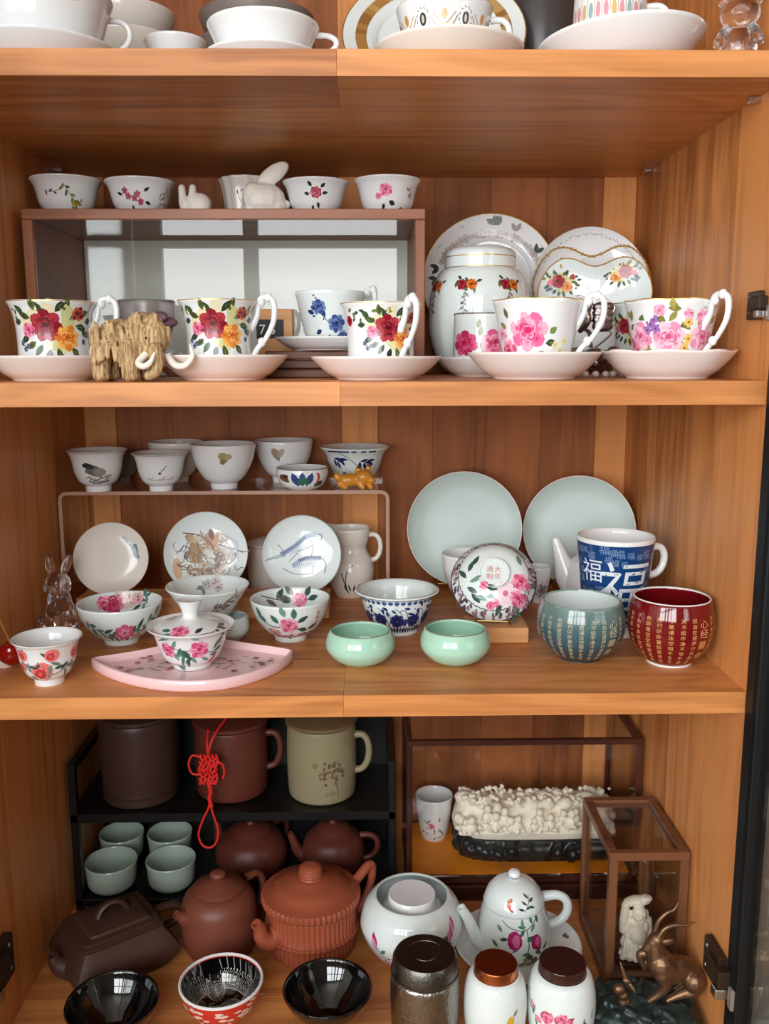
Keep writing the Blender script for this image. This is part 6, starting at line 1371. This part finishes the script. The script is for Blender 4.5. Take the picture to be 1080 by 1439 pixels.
# ---------------- large glass case with ivory carving
CY0, CY1 = .315, .485
cx0, cx1 = aty(571, 1100, CY0)[0], HW-.006; cz = HT(740, 1040, CY0)-S4; cfl = HT(740, 1233, CY0)-S4
t = T('glass_cabinet', 'rosewood-framed glass box covering the ivory carving', 'display case', (cx0+cx1)/2, CY0, S4, 0); w = (cx1-cx0)/2; dd = CY1-CY0; b_ = .0085
mk('base', *box(-w, w, -.002, dd, 0, cfl-.012, .0015), M['rose'], t, smooth=False); mk('base_moulding', *box(-w+.006, w-.006, .004, dd-.006, cfl-.0118, cfl-.0006, .002), M['rose'], t, smooth=False)
for sx in (-1, 1):
    x0, x1 = sorted((sx*w, sx*(w-b_)))
    for y0 in (0, dd-b_): mk('post', *box(x0, x1, y0, y0+b_, cfl-.0004, cz-b_, .001), M['rosez'], t, smooth=False)
    mk('top_rail', *box(x0, x1, b_, dd-b_, cz-b_, cz, .001), M['rose'], t, smooth=False)
for y0 in (0, dd-b_): mk('top_rail', *box(-w, w, y0, y0+b_, cz-b_, cz, .001), M['rose'], t, smooth=False); mk('bottom_rail', *box(-w+b_, w-b_, y0, y0+b_*.6, cfl-.0004, cfl+.0012, .0003), M['rose'], t, smooth=False)
mk('front_pane', *box(-w+b_, w-b_, .003, .005, cfl+.0014, cz-b_, 0), M['panedark'], t, smooth=False)
mk('top_pane', *box(-w+b_, w-b_, b_, dd-b_, cz-.005, cz-.003, 0), M['panedark'], t, smooth=False)
for sx in (-1, 1): mk('side_pane', *box(*sorted((sx*(w-.003), sx*(w-.005))), b_, dd-b_, cfl, cz-b_, 0), M['panedark'], t, smooth=False)
zf_ = S4+cfl
ob = bx('silk_mat', cx0+b_+.001, cx1-b_-.001, CY0+b_+.001, CY1-b_-.001, zf_, zf_+.0016, M['orange'], None, 0); ob['label'] = 'orange silk mat on the floor of the glass box'; ob['category'] = 'mat'
zi = zf_+.0016; Yc = CY0+.085
X, R = FY(624, 862, 1200, Yc); R *= .95; X += .008
t = T('rock_base', 'black carved rock base under the ivory carving', 'carving base', X, Yc, zi, 0); hB = HT(740, 1182, Yc-.045)-zi
rr = random.Random(5); ps = [ellips((0, 0, hB*.5), (R*.97, .050, hB*.50), n=24, m=12)]
for i in range(46):
    a = 2*PI*i/46; ps.append(ellips((R*.94*math.copysign(abs(math.cos(a))**.6, math.cos(a)), .050*math.copysign(abs(math.sin(a))**.6, math.sin(a)), max(.0145, hB*rr.uniform(.12, .75))), (.014, .009, rr.uniform(.008, .0145)), (rr.uniform(-.4, .4), rr.uniform(-.8, .8), rr.uniform(0, 3)), 10, 6))
ps.append(combine([loft([sq(R*.94, .046, 0, 40, 4), sq(R*.95, .047, hB*.5, 40, 4), sq(R*.92, .045, hB, 40, 4)])]))
blob('rock', ps, M['rockblk'], t, .0024, 2)
X2, R2 = FY(634, 864, 1150, Yc-.01); zi2 = zi+hB; hI = HT(740, 1096, Yc+.03)-zi2
t = T('ivory_carving', 'ivory-coloured carved landslide of trees and seated figures on black rock', 'carving', X2, Yc, zi2-.002, 0)
ps = [loft([sq(R2*.90, .040, 0, 40, 4), sq(R2*.98, .044, hI*.2, 40, 4), sq(R2*.96, .040, hI*.5, 40, 3), sq(R2*.92, .030, hI*.78, 40, 3), sq(R2*.8, .016, hI*.86, 40, 3)])]
for i in range(260):
    x = rr.uniform(-.95, .95)*R2; f = rr.random(); y = -.043+f*.05; z = hI*(.30+.62*f)+rr.uniform(-.003, .003); q = rr.uniform(.0028, .006)
    ps.append(ellips((x, y, z), (q*rr.uniform(.8, 1.5), q, q*rr.uniform(.8, 1.6)), (rr.uniform(0, 3), rr.uniform(0, 3), 0), 8, 6))
for i in range(16):       # seated figures along the front
    x = R2*(-.86+i*.112)+rr.uniform(-.006, .006); z = hI*rr.uniform(.34, .66); y = -.044+.012*(z/hI-.3)
    k = rr.uniform(.9, 1.35); ps += [ellips((x, y-.003, z), (.0075*k, .007*k, .009*k)), ellips((x, y-.006, z+.0125*k), (.0050*k, .0048*k, .0058*k)), cap((x-.005, y-.006, z+.004), (x+rr.uniform(-.008, .009), y-.012, z-.004), .0028*k, .002*k), cap((x-.007, y-.003, z-.007), (x+.008, y-.006, z-.007), .0036, .003)]
for i in range(26):     # crags that break the outline
    x = R2*rr.uniform(-.92, .9); ps.append(ellips((x, rr.uniform(-.04, .01), hI*rr.uniform(.62, .92)), (rr.uniform(.008, .017), .010, rr.uniform(.006, .013)), (0, rr.uniform(-.6, .6), 0), 10, 6))
for i in range(150):     # pine clumps at the top, heavier at the left
    x = R2*(-.9+1.8*rr.random()**1.3); z = hI*(.80+.20*rr.random()*(1.1 if x < -.3*R2 else .9)); ps.append(ellips((x, rr.uniform(-.03, .012), z), (.0046, .0042, .0036), (rr.uniform(0, 3),)*3, 8, 5))
blob('carved_figures', ps, M['ivory'], t, .0012, 0)
X, R = FY(583, 636, 1130, CY0+.118); t = T('cup_in_case', 'small white flowered cup standing inside the glass box', 'cup', X, CY0+.118, zi); H = HT(608, 1104, CY0+.118+R)-zi
O, I = body(t, [(.6, 0), (.66, .03), (.8, .3), (.92, .7), (1, 1)], R, H, 'white', .002, .005, 40); D = Dec(s_out(O, R), 3); D.rose(-.004, H*.42, .006, PNK)
for i in range(14): D.leaf(D.r.uniform(-.02, .02), H*D.r.uniform(.1, .6), .008, .003, D.r.uniform(0, 6), D.r.choice((G3, INK2, s(190, 160, 60))))
D.build('painted_flowers', t)
# ---------------- small glass case with a white buddha
SY0 = .118; sx0, sx1 = aty(853, 1300, SY0)[0], HW-.004; sz = HT(920, 1199, SY0)-S4; SY1 = .265; b_ = .011; fl = .008
t = T('small_glass_cabinet', 'small brown wood framed glass box around the white buddha', 'display case', (sx0+sx1)/2, SY0, S4, 0); w = (sx1-sx0)/2; dd = SY1-SY0
mk('base', *box(-w, w, 0, dd, 0, fl, .0015), M['brx'], t, smooth=False)
for sx in (-1, 1):
    x0, x1 = sorted((sx*w, sx*(w-b_)))
    for y0 in (0, dd-b_): mk('post', *box(x0, x1, y0, y0+b_, fl, sz-b_, .001), M['brz'], t, smooth=False)
    mk('top_rail', *box(x0, x1, b_, dd-b_, sz-b_, sz, .001), M['brx'], t, smooth=False)
for y0 in (0, dd-b_): mk('top_rail', *box(-w, w, y0, y0+b_, sz-b_, sz, .001), M['brx'], t, smooth=False); mk('bottom_rail', *box(-w+b_, w-b_, y0, y0+b_, fl, fl+b_, .001), M['brx'], t, smooth=False)
for sx in (-1, 1): mk('bottom_rail', *box(*sorted((sx*w, sx*(w-b_))), b_, dd-b_, fl, fl+b_, .001), M['brx'], t, smooth=False)
mk('front_pane', *box(-w+b_, w-b_, .004, .006, fl, sz-b_, 0), M['panedark'], t, smooth=False)
mk('top_pane', *box(-w+b_, w-b_, b_, dd-b_, sz-.006, sz-.004, 0), M['panedark'], t, smooth=False)
for sx in (-1, 1): mk('side_pane', *box(*sorted((sx*(w-.004), sx*(w-.006))), b_, dd-b_, fl, sz-b_, 0), M['panedark'], t, smooth=False)
By = SY0+.047; zB = S4+fl; X, R = FY(868, 916, 1300, By); H = HT(892, 1258, By)-zB; zb0 = HT(892, 1345, By)-zB
t = T('buddha_plinth', 'dark wooden plinth lifting the white buddha in the glass box', 'plinth', X, By, zB, 0); mk('plinth', *loft([sq(R*1.1, .018, 0, 40, 4), sq(R*1.1, .018, .004, 40, 4), sq(R*.95, .016, zb0*.5, 40, 4), sq(R*1.05, .017, zb0, 40, 4)]), M['rose'], t, ang=30)
t = T('buddha_figurine', 'white carved laughing buddha with a round belly inside the glass box', 'figurine', X, By, zB+zb0, 0); h = H-zb0; r = R; q_ = h/3.75
e_ = lambda x, y, z, a, b, c, ro=(0, 0, 0): ellips((x*r, y*r, z*q_), (a*r, b*r, c*q_), ro)
k_ = lambda p, q, a, b: cap((p[0]*r, p[1]*r, p[2]*q_), (q[0]*r, q[1]*r, q[2]*q_), a*r, b*r)
ps = [e_(0, 0, .28, .92, .62, .34), e_(0, .02, .95, .84, .56, .62), e_(.10, -.34, 1.55, .55, .44, .50), e_(-.04, .04, 2.10, .78, .48, .52), e_(.14, -.24, 2.80, .44, .42, .50), e_(.14, -.66, 2.76, .09, .08, .10),
      e_(-.34, -.14, 2.66, .10, .14, .32), e_(.62, -.14, 2.66, .10, .14, .32), e_(-.04, -.60, 2.92, .12, .06, .05, (0, .2, 0)), e_(.32, -.60, 2.92, .12, .06, .05, (0, -.2, 0)), e_(.0, -.56, 2.64, .14, .10, .11), e_(.28, -.56, 2.64, .14, .10, .11), e_(.14, -.58, 2.48, .18, .08, .05),
      k_((-.66, 0, 1.7), (-.72, -.1, 2.4), .26, .24), k_((-.72, -.1, 2.4), (-.62, -.05, 3.2), .24, .24), e_(.12, .04, 3.42, .76, .40, .26), e_(.56, -.02, 3.60, .36, .34, .14), e_(-.34, .0, 3.36, .42, .34, .22), k_((.74, -.02, 2.3), (.78, -.2, 1.5), .22, .20), e_(.70, -.3, 1.4, .22, .2, .16)]
for i in range(7): ps.append(k_((-.66+i*.22, -.50+.10*abs(i-3)*.6, 1.12), (-.72+i*.24, -.56+.10*abs(i-3)*.5, .35), .075, .085))
for i in range(5): ps.append(e_(-.7+i*.35, -.48+.12*abs(i-2), .16, .2, .16, .15))
for i in range(4): ps.append(k_((-.40, -.34, 2.28-i*.16), (-.62, -.30, 1.80-i*.26), .07, .06)); ps.append(k_((.56, -.36, 2.28-i*.16), (.72, -.26, 1.80-i*.2), .07, .06))
blob('body', ps, M['ivory'], t, .0007, 1)
# ---------------- bronze antelope on a green rock
AY = .062; X, R = FY(838, 1008, 1420, AY); X = min(X, HW-.004-R*.98)
t = T('antelope_figurine', 'bronze antelope leaping over a dark green rock', 'figurine', X, AY, S4, 0)
rr = random.Random(9); hR = HT(920, 1398, AY)-S4; ps = [loft([sq(R*.96, .047, 0, 44, 3), sq(R*.97, .047, hR*.4, 44, 3), sq(R*.8, .036, hR*.8, 44, 3), sq(R*.5, .02, hR*.95, 44, 3)])]
for i in range(80):
    x = rr.uniform(-.88, .88)*R; y = rr.uniform(-.038, .036); z = hR*(1.0-.35*(abs(x)/R)**2-.25*(abs(y)/.04)**2)+rr.uniform(-.006, .002); ps.append(ellips((x, y, z), (rr.uniform(.006, .016), .005, rr.uniform(.003, .006)), (rr.uniform(-.5, .5), rr.uniform(-.6, .6), rr.uniform(0, 3)), 10, 6))
blob('rock', ps, M['rockgrn'], t, .0016, 1)
def A(px, py, dy=0.): p = aty(870+(px-870)*.89, py, AY); return (p[0]-X, dy, p[2]-S4)
m = .00085
bd = [limb([A(986, 1372, .004), A(968, 1362, .002), A(948, 1362, 0), A(934, 1352, -.002)], [.0135, .0160, .0175, .0170]), limb([A(934, 1352), A(928, 1338), A(925, 1324)], [.0165, .0125, .0095]), limb([A(929, 1320), A(922, 1325), A(913, 1333)], [.0100, .0078, .0056]), limb([A(934, 1362, -.008), A(938, 1376, -.010), A(930, 1388, -.010), A(914, 1400, -.008)], [.011, .0078, .0052, .0042]), limb([A(930, 1352, .008), A(914, 1345, .008), A(905, 1349, .008), A(913, 1366, .008)], [.010, .0065, .0048, .0040]),
      limb([A(984, 1372, -.008), A(980, 1384, -.010), A(966, 1388, -.010), A(950, 1394, -.010), A(942, 1398, -.010)], [.0145, .010, .006, .0046, .004]), limb([A(986, 1374, .010), A(986, 1388, .010), A(976, 1394, .010), A(964, 1400, .010)], [.0135, .009, .0055, .004]), ellips(A(990, 1366, .002), (.005, .004, .004)), ellips(A(944, 1318, -.007), (.008, .003, .0045), (0, -.2, 0)), ellips(A(940, 1318, .007), (.007, .003, .004), (0, -.2, 0))]
blob('antelope_body', bd, M['bronze'], t, .0009, 7)
for dy, P in ((-.004, ((930, 1314), (940, 1302), (956, 1297), (974, 1297), (988, 1293))), (.004, ((928, 1312), (934, 1297), (946, 1286), (958, 1281), (965, 1271)))):
    mk('horn', *tube([A(x, y, dy) for x, y in P], [.0034, .0030, .0024, .0018, .0008], 10), M['bronze'], t)
mk('bird', *combine([ellips(A(878, 1370, -.01), (.006, .004, .004), (0, .4, 0)), tube([A(877, 1368, -.01), A(872, 1356, -.008), A(869, 1347, -.006)], [.003, .0022, .0006], 8), tube([A(880, 1372, -.01), A(886, 1378, -.014), A(890, 1383, -.016)], [.003, .0022, .0006], 8)]), M['bronze'], t)
blob('cloud_scroll', [ellips(A(866, 1382, -.01), (.008, .006, .007)), ellips(A(872, 1390, -.01), (.007, .006, .006)), ellips(A(874, 1402, -.008), (.009, .008, .012))], M['bronze'], t, .0012, 1)

# ================================================================== tidy: a thing made of one unlabelled mesh is that mesh
for o in [o for o in scn.objects if o.type == 'EMPTY' and o.parent is None]:
    ch = list(o.children)
    if len(ch) == 1 and not ch[0].children:
        c = ch[0]; nm = o.name; c.parent = None; c.location = Vector(o.location)+Vector(c.location) if c.location.length < 1e-9 else o.location; c.rotation_euler = o.rotation_euler
        for k_ in ('label', 'category', 'group'):
            if k_ in o: c[k_] = o[k_]
        bpy.data.objects.remove(o); c.name = nm
